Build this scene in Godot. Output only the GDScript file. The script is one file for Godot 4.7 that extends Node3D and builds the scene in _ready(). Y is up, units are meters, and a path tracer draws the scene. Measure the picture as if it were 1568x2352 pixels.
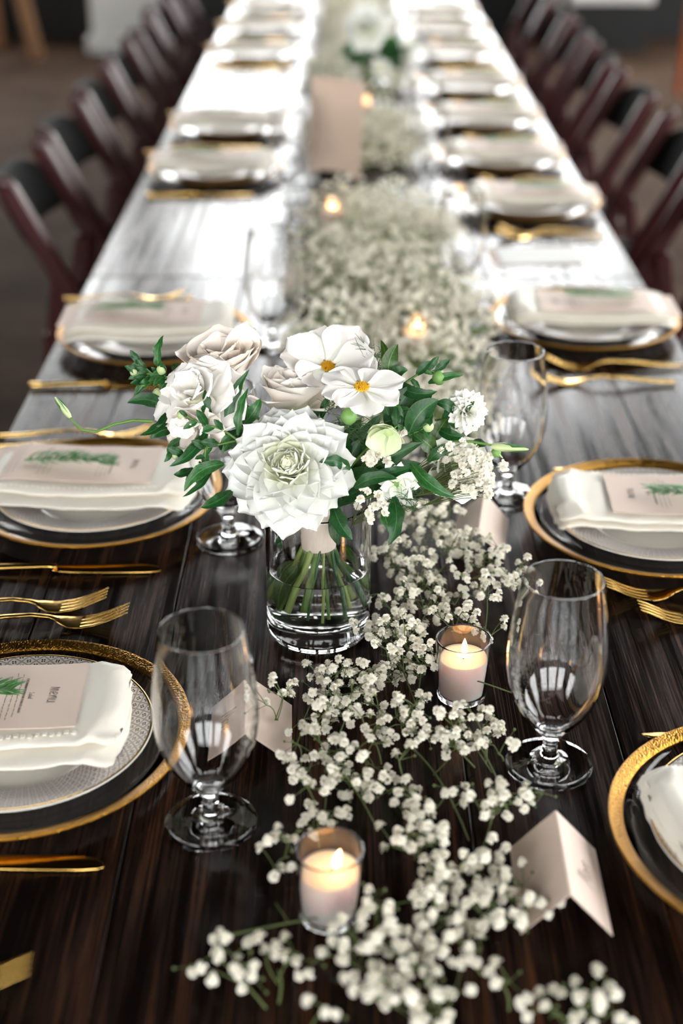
extends Node3D
# A long wooden banquet table seen from its near end: bouquet in a vase, candles, gypsophila runner and gold-rimmed place settings.
const T := 0.75          # table top height; points on the table lie at z = -distance from the camera
var M := {}
var taken := {}
var rng := RandomNumberGenerator.new()
var proto := {}


class Geo:
	var v := PackedVector3Array()
	var n := PackedVector3Array()
	var uv := PackedVector2Array()
	var c := PackedColorArray()
	var i := PackedInt32Array()

	# rows of points p[j * w + k]; wrap joins the normals of the first and last columns
	func grid(p: PackedVector3Array, w: int, h: int, wrap := false, flip := false, us := 1.0, vs := 1.0, col := PackedColorArray(), uo := 0.0, vo := 0.0) -> void:
		var b := v.size()
		v.append_array(p)
		var nn := PackedVector3Array()
		nn.resize(w * h)
		for j in h - 1:
			for k in w - 1:
				var q := j * w + k
				var t := [q, q + 1, q + w + 1, q, q + w + 1, q + w]
				if flip:
					t = [q, q + w + 1, q + 1, q, q + w, q + w + 1]
				for m in [0, 3]:
					var f: Vector3 = (p[t[m + 2]] - p[t[m]]).cross(p[t[m + 1]] - p[t[m]])
					for e in 3:
						nn[t[m + e]] += f
						i.append(b + t[m + e])
		if wrap:
			for j in h:
				var s := nn[j * w] + nn[j * w + w - 1]
				nn[j * w] = s
				nn[j * w + w - 1] = s
		for k in nn.size():
			nn[k] = nn[k].normalized() if nn[k].length_squared() > 1e-24 else Vector3.UP
		n.append_array(nn)
		for j in h:
			for k in w:
				uv.append(Vector2(uo + us * k / (w - 1.0), vo + vs * j / (h - 1.0)))
		if col.size():
			c.append_array(col)

	func poly(pts: Array, uvs := []) -> void:   # a flat convex face, clockwise from its front
		var b := v.size()
		var f: Vector3 = (pts[2] - pts[0]).cross(pts[1] - pts[0]).normalized()
		for k in pts.size():
			v.append(pts[k])
			n.append(f)
			uv.append(uvs[k] if uvs.size() else Vector2(pts[k].x, pts[k].z))
		for k in pts.size() - 2:
			i.append_array([b, b + k + 1, b + k + 2])

	# profile of (radius, height) running up the outside: its left side is the inside
	func lathe(prof: Array, seg: int, at := Vector3.ZERO, flip := false, us := 1.0) -> void:
		var p := PackedVector3Array()
		for q in prof:
			for k in seg + 1:
				var a := TAU * k / seg
				p.append(at + Vector3(cos(a) * q.x, q.y, sin(a) * q.x))
		grid(p, seg + 1, prof.size(), true, flip, us)

	func tube(pts: Array, r0: float, r1: float, sides := 6, caps := true, col0 = null, col1 = null) -> void:
		var p := PackedVector3Array()
		var cc := PackedColorArray()
		var side := Vector3.ZERO
		var m := pts.size()
		for j in range(-1 if caps else 0, m + 1 if caps else m):
			var q := clampi(j, 0, m - 1)
			var d: Vector3 = (pts[mini(q + 1, m - 1)] - pts[maxi(q - 1, 0)]).normalized()
			if side == Vector3.ZERO:
				side = d.cross(Vector3(0.31, 0.2, 0.93)).normalized()
			side = (side - d * side.dot(d)).normalized()
			var up := side.cross(d)
			var r := 0.0 if j != q else lerpf(r0, r1, q / (m - 1.0))
			for k in sides + 1:
				var a := TAU * k / sides
				p.append(pts[q] + (side * cos(a) + up * sin(a)) * r)
				if col0 != null:
					cc.append(col0.lerp(col1, q / (m - 1.0)))
		grid(p, sides + 1, m + 2 if caps else m, true, false, 1.0, 1.0, cc)

	# box with chamfered edges, turned by basis
	func box(at: Vector3, s: Vector3, bev := 0.002, bas := Basis.IDENTITY) -> void:
		var h := s / 2
		bev = minf(bev, minf(h.x, minf(h.y, h.z)) * 0.9)
		var ax := [Vector3.RIGHT, Vector3.UP, Vector3.BACK]
		for a in 3:
			for sg in [-1.0, 1.0]:
				var u := (a + 1) % 3
				var w := (a + 2) % 3
				var q := []
				for e in [[-1, -1], [1, -1], [1, 1], [-1, 1]]:
					q.append(at + bas * (ax[a] * sg * h[a] + ax[u] * e[0] * (h[u] - bev) + ax[w] * e[1] * (h[w] - bev)))
				if sg > 0:
					q.reverse()
				poly(q)
				for sg2 in [-1.0, 1.0]:   # edges between face a and face u
					var l: Vector3 = ax[w] * (h[w] - bev)
					var e0: Vector3 = ax[a] * sg * h[a] + ax[u] * sg2 * (h[u] - bev)
					var e1: Vector3 = ax[a] * sg * (h[a] - bev) + ax[u] * sg2 * h[u]
					var r := [at + bas * (e0 - l), at + bas * (e1 - l), at + bas * (e1 + l), at + bas * (e0 + l)]
					if sg * sg2 > 0:
						r.reverse()
					poly(r)
		for e in 8:
			var g := Vector3(1 if e & 1 else -1, 1 if e & 2 else -1, 1 if e & 4 else -1)
			var q := []
			for a in 3:
				var d := h - Vector3.ONE * bev
				d[a] = h[a]
				q.append(at + bas * (d * g))
			if g.x * g.y * g.z > 0:
				q.reverse()
			poly(q)

	func blob(at: Vector3, r: Vector3, seg := 8, rings := 5, bas := Basis.IDENTITY) -> void:
		var p := PackedVector3Array()
		for j in rings + 1:
			var b := PI * j / rings - PI / 2
			for k in seg + 1:
				var a := TAU * k / seg
				p.append(at + bas * (Vector3(cos(a) * cos(b), sin(b), sin(a) * cos(b)) * r))
		grid(p, seg + 1, rings + 1, true)

	func add(o: Geo, t: Transform3D) -> void:
		var b := v.size()
		var nb := t.basis.inverse().transposed()
		for k in o.v.size():
			v.append(t * o.v[k])
			n.append((nb * o.n[k]).normalized())
		uv.append_array(o.uv)
		c.append_array(o.c)
		for k in o.i:
			i.append(b + k)

	func mesh() -> ArrayMesh:
		var a := []
		a.resize(Mesh.ARRAY_MAX)
		a[Mesh.ARRAY_VERTEX] = v
		a[Mesh.ARRAY_NORMAL] = n
		a[Mesh.ARRAY_TEX_UV] = uv
		if c.size() == v.size():
			a[Mesh.ARRAY_COLOR] = c
		a[Mesh.ARRAY_INDEX] = i
		var m := ArrayMesh.new()
		m.add_surface_from_arrays(Mesh.PRIMITIVE_TRIANGLES, a)
		return m


func numbered(called: String) -> String:
	var k: int = taken.get(called, 0)
	taken[called] = k + 1
	return called if k == 0 else "%s_%03d" % [called, k]

func tag(o: Node3D, label: String, category: String, group := "", kind := "") -> Node3D:
	o.set_meta("label", label)
	o.set_meta("category", category)
	if group:
		o.set_meta("group", group)
	if kind:
		o.set_meta("kind", kind)
	return o

func thing(called: String, label: String, category: String, at := Vector3.ZERO, turn := 0.0, group := "") -> Node3D:
	var o := Node3D.new()
	o.name = numbered(called)
	add_child(o)
	o.position = at
	o.rotation.y = turn
	return tag(o, label, category, group)

func obj(called: String, m: Mesh, mat: Material, parent: Node3D = null, t := Transform3D.IDENTITY) -> MeshInstance3D:
	var o := MeshInstance3D.new()
	o.mesh = m
	o.material_override = mat
	o.transform = t
	if parent == null:
		o.name = numbered(called)
		add_child(o)
	else:
		var k := "n_" + called
		var c: int = parent.get_meta(k, 0)
		parent.set_meta(k, c + 1)
		o.name = called if c == 0 else "%s_%03d" % [called, c]
		parent.add_child(o)
	return o

func struct(called: String, m: Mesh, mat: Material, parent: Node3D = null) -> MeshInstance3D:
	var o := obj(called, m, mat, parent)
	if parent == null:
		o.set_meta("kind", "structure")
	return o

func dup(root: Node3D, called: String, at: Vector3, turn: float, label: String) -> Node3D:
	var r: Node3D = root.duplicate()
	r.name = numbered(called)
	add_child(r)
	r.position = at
	r.rotation = Vector3(0, turn, 0)
	r.set_meta("label", label)
	return r

func mat(color: Color, rough := 0.6, metal := 0.0) -> StandardMaterial3D:
	var m := StandardMaterial3D.new()
	m.albedo_color = color
	m.roughness = rough
	m.metallic = metal
	return m

func glass(scale := 0.05, tint := Color(1, 1, 1, 0.0)) -> StandardMaterial3D:
	var m := StandardMaterial3D.new()
	m.albedo_color = tint
	m.roughness = 0.0
	m.refraction_enabled = true
	m.refraction_scale = scale
	return m

func petal_mat(color: Color, through := 0.36, rough := 0.55) -> StandardMaterial3D:
	var m := mat(color, rough)
	m.vertex_color_use_as_albedo = true
	m.backlight_enabled = true
	m.backlight = Color(through, through, through)
	m.cull_mode = BaseMaterial3D.CULL_DISABLED
	return m

func noise_image(w: int, h: int, freq: float, seed_: int, oct := 4) -> Image:
	var f := FastNoiseLite.new()
	f.seed = seed_
	f.frequency = freq
	f.fractal_octaves = oct
	f.noise_type = FastNoiseLite.TYPE_SIMPLEX_SMOOTH
	return f.get_seamless_image(w, h, false, false, 0.15)

func tex(im: Image) -> ImageTexture:
	return ImageTexture.create_from_image(im)

func jig(a: float) -> float:
	return rng.randf_range(-a, a)

func curve(a: Vector3, b: Vector3, c: Vector3, k: int) -> Array:
	var out := []
	for j in k + 1:
		var t := j / float(k)
		out.append(a.lerp(b, t).lerp(b.lerp(c, t), t))
	return out

func _ready() -> void:
	rng.seed = 7
	# ---- camera
	var cam := Camera3D.new()
	cam.name = "camera"
	add_child(cam)
	cam.position = Vector3(0, 1.512, 0)
	cam.rotation = Vector3(-0.46914, 0.00246, 0)
	var at := CameraAttributesPhysical.new()
	at.frustum_focal_length = 33.333
	at.frustum_focus_distance = 1.345
	at.frustum_near = 0.05
	at.frustum_far = 60.0
	at.exposure_aperture = 1.8
	cam.attributes = at
	cam.current = true
	# ---- sky and exposure
	var env := Environment.new()
	var sk := ProceduralSkyMaterial.new()
	sk.sky_top_color = Color(0.985, 0.99, 0.99)
	sk.sky_curve = 0.6   # overcast: the zenith brighter than the horizon
	sk.sky_horizon_color = Color(0.665, 0.668, 0.668)
	sk.ground_horizon_color = Color(0.6, 0.6, 0.58)
	sk.ground_bottom_color = Color(0.45, 0.44, 0.42)
	sk.sky_energy_multiplier = 4.0
	sk.ground_energy_multiplier = 2.0
	env.background_mode = Environment.BG_SKY
	env.sky = Sky.new()
	env.sky.sky_material = sk
	env.tonemap_mode = Environment.TONE_MAPPER_LINEAR
	env.tonemap_exposure = 1.1
	env.sdfgi_enabled = true
	env.ssao_enabled = true
	env.ssil_enabled = true
	var we := WorldEnvironment.new()
	we.name = "environment"
	we.environment = env
	add_child(we)
	materials()
	room()
	tables()
	chairs()
	settings()
	votives()
	vase_and_bouquet()
	far_bouquet()
	runner()
	far_runner()
	odds_and_ends()


func materials() -> void:
	M.wall = mat(Color(0.22, 0.205, 0.19), 0.9)
	M.black = mat(Color(0.035, 0.033, 0.033), 0.7)
	M.ceil = mat(Color(0.10, 0.08, 0.065), 0.85)
	M.white = mat(Color(0.88, 0.88, 0.86), 0.6)
	M.frame = mat(Color(0.13, 0.12, 0.12), 0.5)
	var pane := mat(Color(1, 1, 1, 0.03), 0.0)
	pane.transparency = BaseMaterial3D.TRANSPARENCY_ALPHA
	M.pane = pane
	# stained concrete
	var fl := mat(Color(1, 1, 1), 0.8)
	fl.metallic_specular = 0.1
	var a := noise_image(512, 512, 0.012, 3).get_data()
	var b := noise_image(512, 512, 0.06, 4).get_data()
	var px := PackedByteArray()
	for k in 512 * 512:
		var t := (a[k] * 0.75 + b[k] * 0.25) / 255.0
		var c := Color(0.17, 0.13, 0.103).lerp(Color(0.32, 0.255, 0.205), t)
		px.append_array([int(c.r * 255), int(c.g * 255), int(c.b * 255)])
	fl.albedo_texture = tex(Image.create_from_data(512, 512, false, Image.FORMAT_RGB8, px))
	fl.uv1_scale = Vector3(0.35, 0.35, 0.35)
	fl.uv1_triplanar = true
	fl.uv1_world_triplanar = true
	M.floor = fl
	M.gold = mat(Color(0.90, 0.73, 0.40), 0.2, 1.0)
	M.glass = glass()
	M.linen = mat(Color(0.90, 0.875, 0.82), 0.7)
	M.linen.rim_enabled = true
	M.linen.rim = 0.4
	M.linen.rim_tint = 0.3
	M.linen.backlight_enabled = true
	M.linen.backlight = Color(0.25, 0.24, 0.22)
	M.stem = mat(Color(0.36, 0.50, 0.22), 0.5)
	M.thread = mat(Color(0.22, 0.36, 0.17), 0.55)
	M.gypstem = mat(Color(0.33, 0.38, 0.19), 0.6)
	M.petal = petal_mat(Color(1, 1, 1))
	M.card = mat(Color(0.84, 0.755, 0.695), 0.65)
	M.ink = mat(Color(0.19, 0.165, 0.155), 0.7)


func wall_with_holes(called: String, at: Vector3, s: Vector3, holes: Array, mt: Material) -> void:
	var w := CSGBox3D.new()
	w.name = called
	w.size = s
	w.position = at
	w.material = mt
	for h in holes:
		var k := CSGBox3D.new()
		k.name = "opening"
		k.operation = CSGShape3D.OPERATION_SUBTRACTION
		k.size = h[1]
		k.position = h[0] - at
		k.material = mt
		w.add_child(k, true)
	add_child(w)
	w.set_meta("kind", "structure")


# a gridded window in the plane z = at.z (across = RIGHT) or x = at.x (across = BACK)
var window_count := 0
func window(at: Vector3, w: float, h: float, nx: int, ny: int, across: Vector3) -> void:
	window_count += 1
	var o := Node3D.new()
	o.name = "window_%d" % window_count
	add_child(o)
	o.position = at
	if across.z > 0.5:
		o.rotation.y = PI / 2
	o.set_meta("kind", "structure")
	var g := Geo.new()
	for s in [-1, 1]:
		g.box(Vector3(s * (w / 2 - 0.03), 0, 0), Vector3(0.06, h, 0.09), 0.006)
		g.box(Vector3(0, s * (h / 2 - 0.03), 0), Vector3(w - 0.12, 0.06, 0.09), 0.006)
	obj("window_frame", g.mesh(), M.frame, o)
	for k in range(1, nx):
		g = Geo.new()
		g.box(Vector3(-w / 2 + w * k / nx, 0, 0), Vector3(0.035, h - 0.12, 0.05), 0.004)
		obj("muntin", g.mesh(), M.frame, o)
	for k in range(1, ny):
		g = Geo.new()
		g.box(Vector3(0, -h / 2 + h * k / ny, 0), Vector3(w - 0.12, 0.035, 0.045), 0.004)
		obj("muntin", g.mesh(), M.frame, o)
	var q := QuadMesh.new()
	q.size = Vector2(w / nx, h / ny)
	for j in ny:
		for k in nx:
			obj("pane", q, M.pane, o, Transform3D(Basis.IDENTITY, Vector3(-w / 2 + w * (k + 0.5) / nx, -h / 2 + h * (j + 0.5) / ny, 0)))


func room() -> void:
	var g := Geo.new()
	g.box(Vector3(0, -0.1, -2.2), Vector3(11.4, 0.2, 17.4), 0.002)
	struct("floor", g.mesh(), M.floor)
	g = Geo.new()
	g.box(Vector3(0, 4.9, -2.2), Vector3(11.4, 0.2, 17.4), 0.002)
	var ce := struct("ceiling", g.mesh(), M.ceil)
	for k in 6:
		g = Geo.new()
		g.box(Vector3(0, 4.68, -9 + k * 2.8), Vector3(10.8, 0.24, 0.2), 0.01)
		obj("beam", g.mesh(), M.ceil, ce)
	var far := []
	for x in [-3.6, -1.2, 1.2, 3.6]:
		far.append([Vector3(x, 2.65, -10.4), Vector3(2.1, 3.5, 0.6)])
		window(Vector3(x, 2.65, -10.4), 2.1, 3.5, 4, 6, Vector3.RIGHT)
	wall_with_holes("wall_far", Vector3(0, 2.4, -10.4), Vector3(11.4, 4.8, 0.3), far, M.wall)
	var side := []
	for z in [-8.2, -5.0, -1.8, 2.6]:
		side.append([Vector3(5.4, 2.6, z), Vector3(0.6, 3.2, 2.6)])
		window(Vector3(5.4, 2.6, z), 2.6, 3.2, 4, 6, Vector3.BACK)
	wall_with_holes("wall_right", Vector3(5.4, 2.4, -2.2), Vector3(0.3, 4.8, 16.1), side, M.wall)
	window(Vector3(-5.4, 2.5, 3.0), 2.4, 2.8, 4, 5, Vector3.BACK)
	wall_with_holes("wall_left", Vector3(-5.4, 2.4, -2.2), Vector3(0.3, 4.8, 16.1), [[Vector3(-5.4, 2.5, 3.0), Vector3(0.6, 2.8, 2.4)]], M.wall)
	var back := []
	for x in [-3.2, 0.0, 3.2]:
		back.append([Vector3(x, 2.55, 6.0), Vector3(2.5, 3.1, 0.6)])
		window(Vector3(x, 2.55, 6.0), 2.5, 3.1, 4, 5, Vector3.RIGHT)
	wall_with_holes("wall_back", Vector3(0, 2.4, 6.0), Vector3(11.4, 4.8, 0.3), back, M.wall)
	# black panelling below the far windows, and the white pier
	g = Geo.new()
	g.box(Vector3(0, 0.45, -10.2), Vector3(10.4, 0.9, 0.1), 0.006)
	struct("trim_1", g.mesh(), M.black)
	g = Geo.new()
	g.box(Vector3(-1.42, 2.38, -9.78), Vector3(0.44, 4.76, 0.4), 0.02)
	g.box(Vector3(-1.42, 0.05, -9.78), Vector3(0.5, 0.1, 0.48), 0.01)
	struct("column_1", g.mesh(), M.white)


func wood_materials() -> void:
	var w := 512
	var h := 1024
	var fine := noise_image(512, 64, 0.09, 11, 3)
	fine.resize(w, h, Image.INTERPOLATE_CUBIC)
	var hair := noise_image(512, 128, 0.30, 12, 2)
	hair.resize(w, h, Image.INTERPOLATE_CUBIC)
	var broad := noise_image(256, 128, 0.02, 13, 3)
	broad.resize(w, h, Image.INTERPOLATE_CUBIC)
	var f := fine.get_data()
	var r := hair.get_data()
	var b := broad.get_data()
	var px := PackedByteArray()
	px.resize(w * h * 3)
	var ro := PackedByteArray()
	ro.resize(w * h)
	var bu := PackedByteArray()
	bu.resize(w * h)
	var dark := Color(0.06, 0.04, 0.032)
	var mid := Color(0.155, 0.095, 0.066)
	var light := Color(0.27, 0.16, 0.095)
	for k in w * h:
		var t := f[k] / 255.0
		var s := r[k] / 255.0
		var g := b[k] / 255.0
		var q := clampf((t - 0.5) * 1.5 + (s - 0.5) * 0.35 + (g - 0.5) * 1.3 + 0.42, 0.0, 1.0)
		var c := dark.lerp(mid, smoothstep(0.1, 0.65, q)).lerp(light, smoothstep(0.72, 1.05, q))
		px[k * 3] = int(c.r * 255)
		px[k * 3 + 1] = int(c.g * 255)
		px[k * 3 + 2] = int(c.b * 255)
		ro[k] = int(clampf(0.23 + (g - 0.5) * 0.26 + (t - 0.5) * 0.12 + (s - 0.5) * 0.06, 0.12, 0.6) * 255)
		bu[k] = int(clampf(0.5 + (t - 0.5) * 0.5 + (s - 0.5) * 0.9, 0.0, 1.0) * 255)
	var m := mat(Color(1, 1, 1), 1.0)
	m.albedo_texture = tex(Image.create_from_data(w, h, false, Image.FORMAT_RGB8, px))
	m.roughness_texture = tex(Image.create_from_data(w, h, false, Image.FORMAT_L8, ro))
	m.metallic_specular = 0.24
	m.heightmap_enabled = true
	m.heightmap_texture = tex(Image.create_from_data(w, h, false, Image.FORMAT_L8, bu))
	m.heightmap_scale = 0.006
	M.wood = m
	M.black_wood = mat(Color(0.10, 0.07, 0.055), 0.5)
	M.tan_wood = mat(Color(0.55, 0.39, 0.25), 0.6)
	M.orange_wood = mat(Color(0.62, 0.30, 0.11), 0.5)
	M.kraft = mat(Color(0.84, 0.74, 0.66), 0.75)
	M.stem_dark = mat(Color(0.10, 0.30, 0.12), 0.5)
	M.stem_pale = mat(Color(0.50, 0.58, 0.30), 0.55)


# one plank: top at y = 0, along z, slightly rounded edges; uv.x runs across, uv.y along
func plank(x0: float, x1: float, z0: float, z1: float, k: int) -> Geo:
	var g := Geo.new()
	var e := 0.0011
	var d := 0.04
	var prof := [Vector2(x0, -d), Vector2(x0, -e), Vector2(x0 + e * 0.3, -e * 0.3), Vector2(x0 + e, 0), Vector2((x0 + x1) / 2, 0.0004), Vector2(x1 - e, 0), Vector2(x1 - e * 0.3, -e * 0.3), Vector2(x1, -e), Vector2(x1, -d)]
	var p := PackedVector3Array()
	var zs := [z0, z0 - e, z0 - (z0 - z1) * 0.33, z0 - (z0 - z1) * 0.67, z1 + e, z1]
	for z in zs:
		for q in prof:
			p.append(Vector3(q.x, q.y - (0.0015 if z == z0 or z == z1 else 0.0), z))
	var b := g.v.size()
	g.grid(p, prof.size(), zs.size())
	for j in zs.size():
		for q in prof.size():
			g.uv[b + j * prof.size() + q] = Vector2((p[q].x - x0) / 0.1415 + k * 0.37, p[j * prof.size()].z / 1.35 + k * 0.31)
	g.poly([Vector3(x0, -d, z0), Vector3(x0, -e, z0), Vector3(x1, -e, z0), Vector3(x1, -d, z0)])
	g.poly([Vector3(x1, -d, z1), Vector3(x1, -e, z1), Vector3(x0, -e, z1), Vector3(x0, -d, z1)])
	return g


func tables() -> void:
	wood_materials()
	var xs := [-0.448, -0.3185, -0.177, -0.0355, 0.106, 0.2475, 0.389, 0.518]
	var words := ["dark stained farm table in front under the vase and candles", "dark farm table joined behind the bouquet, under the table number card", "dark farm table under the farther bouquet", "last dark farm table at the top edge of the picture"]
	for t in 4:
		var z0 := -0.02 - t * 2.4 if t else 0.0
		var z1 := -2.415 - t * 2.4
		z0 = -2.419 - (t - 1) * 2.4 if t else -0.02
		var o := thing("farm_table", words[t], "table", Vector3(0, T, z0), 0, "farm tables set end to end")
		for k in 7:
			var g := plank(xs[k] + 0.0009, xs[k + 1] - 0.0009, -0.0 - jig(0.0005), z1 - z0 + jig(0.0006), k + t * 7)
			obj("plank", g.mesh(), M.wood, o)
		for x in [-0.13, 0.20]:
			var g := Geo.new()
			g.box(Vector3(x, -0.095, (z1 - z0) / 2), Vector3(0.035, 0.11, 2.1), 0.003)
			obj("apron", g.mesh(), M.black_wood, o)
			for z in [-0.14, z1 - z0 + 0.14]:
				g = Geo.new()
				g.box(Vector3(x, -0.395, z), Vector3(0.085, 0.709, 0.085), 0.005)
				obj("leg", g.mesh(), M.black_wood, o)


func make_chair() -> Node3D:
	# faces +x; origin on the floor below the seat's middle
	var o := thing("folding_chair", "", "chair", Vector3.ZERO, 0, "")
	for s in [-0.18, 0.18]:
		var g := Geo.new()
		var a := Vector3(-0.30, 0.80, s)
		var b := Vector3(0.105, 0.0, s)
		var d := (a - b).normalized()
		var bas := Basis(Vector3(d.y, -d.x, 0), d, Vector3(0, 0, 1))
		g.box((a + b) / 2, Vector3(0.042, a.distance_to(b) - 0.02, 0.024), 0.006, bas)
		g.blob(a - d * 0.008, Vector3(0.021, 0.021, 0.0115), 10, 6, bas)
		obj("long_leg", g.mesh(), M.mahogany, o)
	for s in [-0.145, 0.145]:
		var g := Geo.new()
		var a := Vector3(-0.205, 0.60, s)
		var b := Vector3(-0.315, 0.0, s)
		var d := (a - b).normalized()
		var bas := Basis(Vector3(d.y, -d.x, 0), d, Vector3(0, 0, 1))
		g.box((a + b) / 2, Vector3(0.036, a.distance_to(b), 0.022), 0.005, bas)
		obj("rear_leg", g.mesh(), M.mahogany, o)
	for q in [[Vector3(0.06, 0.12, 0), 0.34], [Vector3(-0.292, 0.13, 0), 0.29], [Vector3(-0.118, 0.43, 0), 0.36]]:
		var g := Geo.new()
		g.tube([q[0] - Vector3(0, 0, q[1] / 2), q[0] + Vector3(0, 0, q[1] / 2)], 0.011, 0.011, 8)
		obj("stretcher", g.mesh(), M.mahogany, o)
	var st := Geo.new()
	st.box(Vector3(-0.07, 0.452, 0), Vector3(0.37, 0.03, 0.33), 0.006)
	obj("seat_frame", st.mesh(), M.mahogany, o)
	st = Geo.new()
	st.box(Vector3(-0.065, 0.478, 0), Vector3(0.33, 0.03, 0.30), 0.012)
	obj("seat_pad", st.mesh(), M.black, o)
	# curved back rail between the posts
	var p := PackedVector3Array()
	var w := 13
	for j in 9:
		var ring := [Vector2(-0.011, 0), Vector2(-0.009, 0.105), Vector2(0, 0.114), Vector2(0.009, 0.105), Vector2(0.011, 0), Vector2(0.009, -0.012), Vector2(0, -0.016), Vector2(-0.009, -0.012), Vector2(-0.011, 0)]
		var r: Vector2 = ring[j]
		for k in w:
			var t := k / (w - 1.0) * 2 - 1
			var bow := -0.035 * (1 - t * t)
			p.append(Vector3(-0.262 + bow + r.x - r.y * 0.4, 0.675 + r.y * (1.0 - 0.25 * pow(absf(t), 4)), t * 0.166))
	st = Geo.new()
	st.grid(p, w, 9, false, true)
	obj("back_rail", st.mesh(), M.dark_rail, o)
	return o


func chairs() -> void:
	M.mahogany = mat(Color(0.22, 0.065, 0.058), 0.32)
	M.dark_rail = mat(Color(0.02, 0.016, 0.015), 0.7)
	M.dark_rail.metallic_specular = 0.2
	var c := make_chair()
	var left := [3.07, 3.54, 4.05, 4.55, 5.1, 5.6, 6.15]
	var right := [2.92, 3.41, 3.97, 4.5, 5.0, 5.5, 6.0]
	var nth := ["first", "second", "third", "fourth", "fifth", "sixth", "seventh", "eighth"]
	for k in left.size():
		var l: String = "red-brown folding chair with dark back rail, %s from the front along the left side" % nth[k]
		var at := Vector3(-0.405 + jig(0.01), 0, -left[k])
		if k == 0:
			c.position = at
			c.set_meta("label", l)
			c.set_meta("group", "folding chairs along the left side of the table")
		else:
			dup(c, "folding_chair", at, jig(0.05), l)
	for k in right.size():
		var o := dup(c, "folding_chair", Vector3(0.495 + jig(0.012), 0, -right[k]), PI + jig(0.05), "dark red-brown folding chair, %s from the front along the right side" % nth[k])
		o.set_meta("group", "folding chairs along the right side of the table")


# a bar of flat, rounded section swept along pts; lateral axis is z unless given
func sweep(g: Geo, pts: Array, wid: Array, thk: Array, lat := Vector3(0, 0, 1)) -> void:
	var p := PackedVector3Array()
	var ring := [Vector2(1, 0), Vector2(0.8, 0.7), Vector2(0, 1), Vector2(-0.8, 0.7), Vector2(-1, 0), Vector2(-0.8, -0.7), Vector2(0, -1), Vector2(0.8, -0.7), Vector2(1, 0)]
	var m := pts.size()
	for j in range(-1, m + 1):
		var q := clampi(j, 0, m - 1)
		var d: Vector3 = (pts[mini(q + 1, m - 1)] - pts[maxi(q - 1, 0)]).normalized()
		var up := lat.cross(d).normalized()
		var l := d.cross(up)
		var e := 0.0 if j != q else 1.0
		for r in ring:
			p.append(pts[q] + (l * r.x * wid[q] / 2 + up * r.y * thk[q] / 2) * e)
	g.grid(p, ring.size(), m + 2, true, true)


func spread_pts(a: Array) -> Array:   # pairs (s, y) -> points along x
	var out := []
	for q in a:
		out.append(Vector3(q[0], q[1], 0))
	return out


func make_fork() -> Node3D:   # tips towards +x, handle end at x = 0
	var o := thing("fork", "", "fork")
	var g := Geo.new()
	sweep(g, spread_pts([[0, 0.004], [0.03, 0.0055], [0.08, 0.011], [0.105, 0.0125], [0.122, 0.0105], [0.131, 0.0075]]), [0.0075, 0.0075, 0.0062, 0.0055, 0.0055, 0.009], [0.0045, 0.0045, 0.004, 0.0036, 0.003, 0.0026])
	obj("handle", g.mesh(), M.gold, o)
	g = Geo.new()
	sweep(g, spread_pts([[0.128, 0.0085], [0.134, 0.0062], [0.142, 0.0038], [0.150, 0.0029], [0.158, 0.0032]]), [0.007, 0.015, 0.0225, 0.0245, 0.0242], [0.0026, 0.0022, 0.002, 0.0019, 0.0018])
	obj("palm", g.mesh(), M.gold, o)
	for k in 4:
		g = Geo.new()
		var z := (k - 1.5) * 0.0064
		var pts := []
		for q in [[0.155, 0.0031], [0.168, 0.0052], [0.182, 0.0098], [0.195, 0.0158], [0.204, 0.0195]]:
			pts.append(Vector3(q[0], q[1], z))
		sweep(g, pts, [0.0046, 0.0042, 0.0038, 0.0032, 0.0018], [0.0018, 0.0017, 0.0016, 0.0014, 0.001])
		obj("tine", g.mesh(), M.gold, o)
	return o


func make_knife() -> Node3D:   # tip towards +x
	var o := thing("knife", "", "knife")
	var g := Geo.new()
	sweep(g, spread_pts([[0, 0.005], [0.02, 0.005], [0.07, 0.006], [0.104, 0.0065], [0.112, 0.0062]]), [0.0105, 0.0105, 0.0085, 0.0075, 0.009], [0.0075, 0.0078, 0.007, 0.0065, 0.005])
	obj("handle", g.mesh(), M.gold, o)
	# blade: lies on its side, edge towards +z
	var p := PackedVector3Array()
	var xs := [0.108, 0.114, 0.13, 0.16, 0.19, 0.21, 0.222, 0.227]
	var zb := [-0.0035, -0.0052, -0.0062, -0.0072, -0.0074, -0.006, -0.002, 0.004]
	var ze := [0.0035, 0.0062, 0.0086, 0.0092, 0.0092, 0.0088, 0.0072, 0.005]
	for j in xs.size():
		var th := 0.0021 if j < 7 else 0.0008
		var tilt := 0.002
		for e in [[0.0, 0.0], [0.15, 0.5], [0.5, 0.55], [0.92, 0.3], [1.0, 0.0], [0.92, -0.3], [0.5, -0.55], [0.15, -0.5], [0.0, 0.0]]:
			p.append(Vector3(xs[j], 0.0036 + e[1] * th + (0.5 - e[0]) * tilt, lerpf(zb[j], ze[j], e[0])))
	g = Geo.new()
	g.grid(p, 9, xs.size(), true, true)
	obj("blade", g.mesh(), M.gold, o)
	return o


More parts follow.
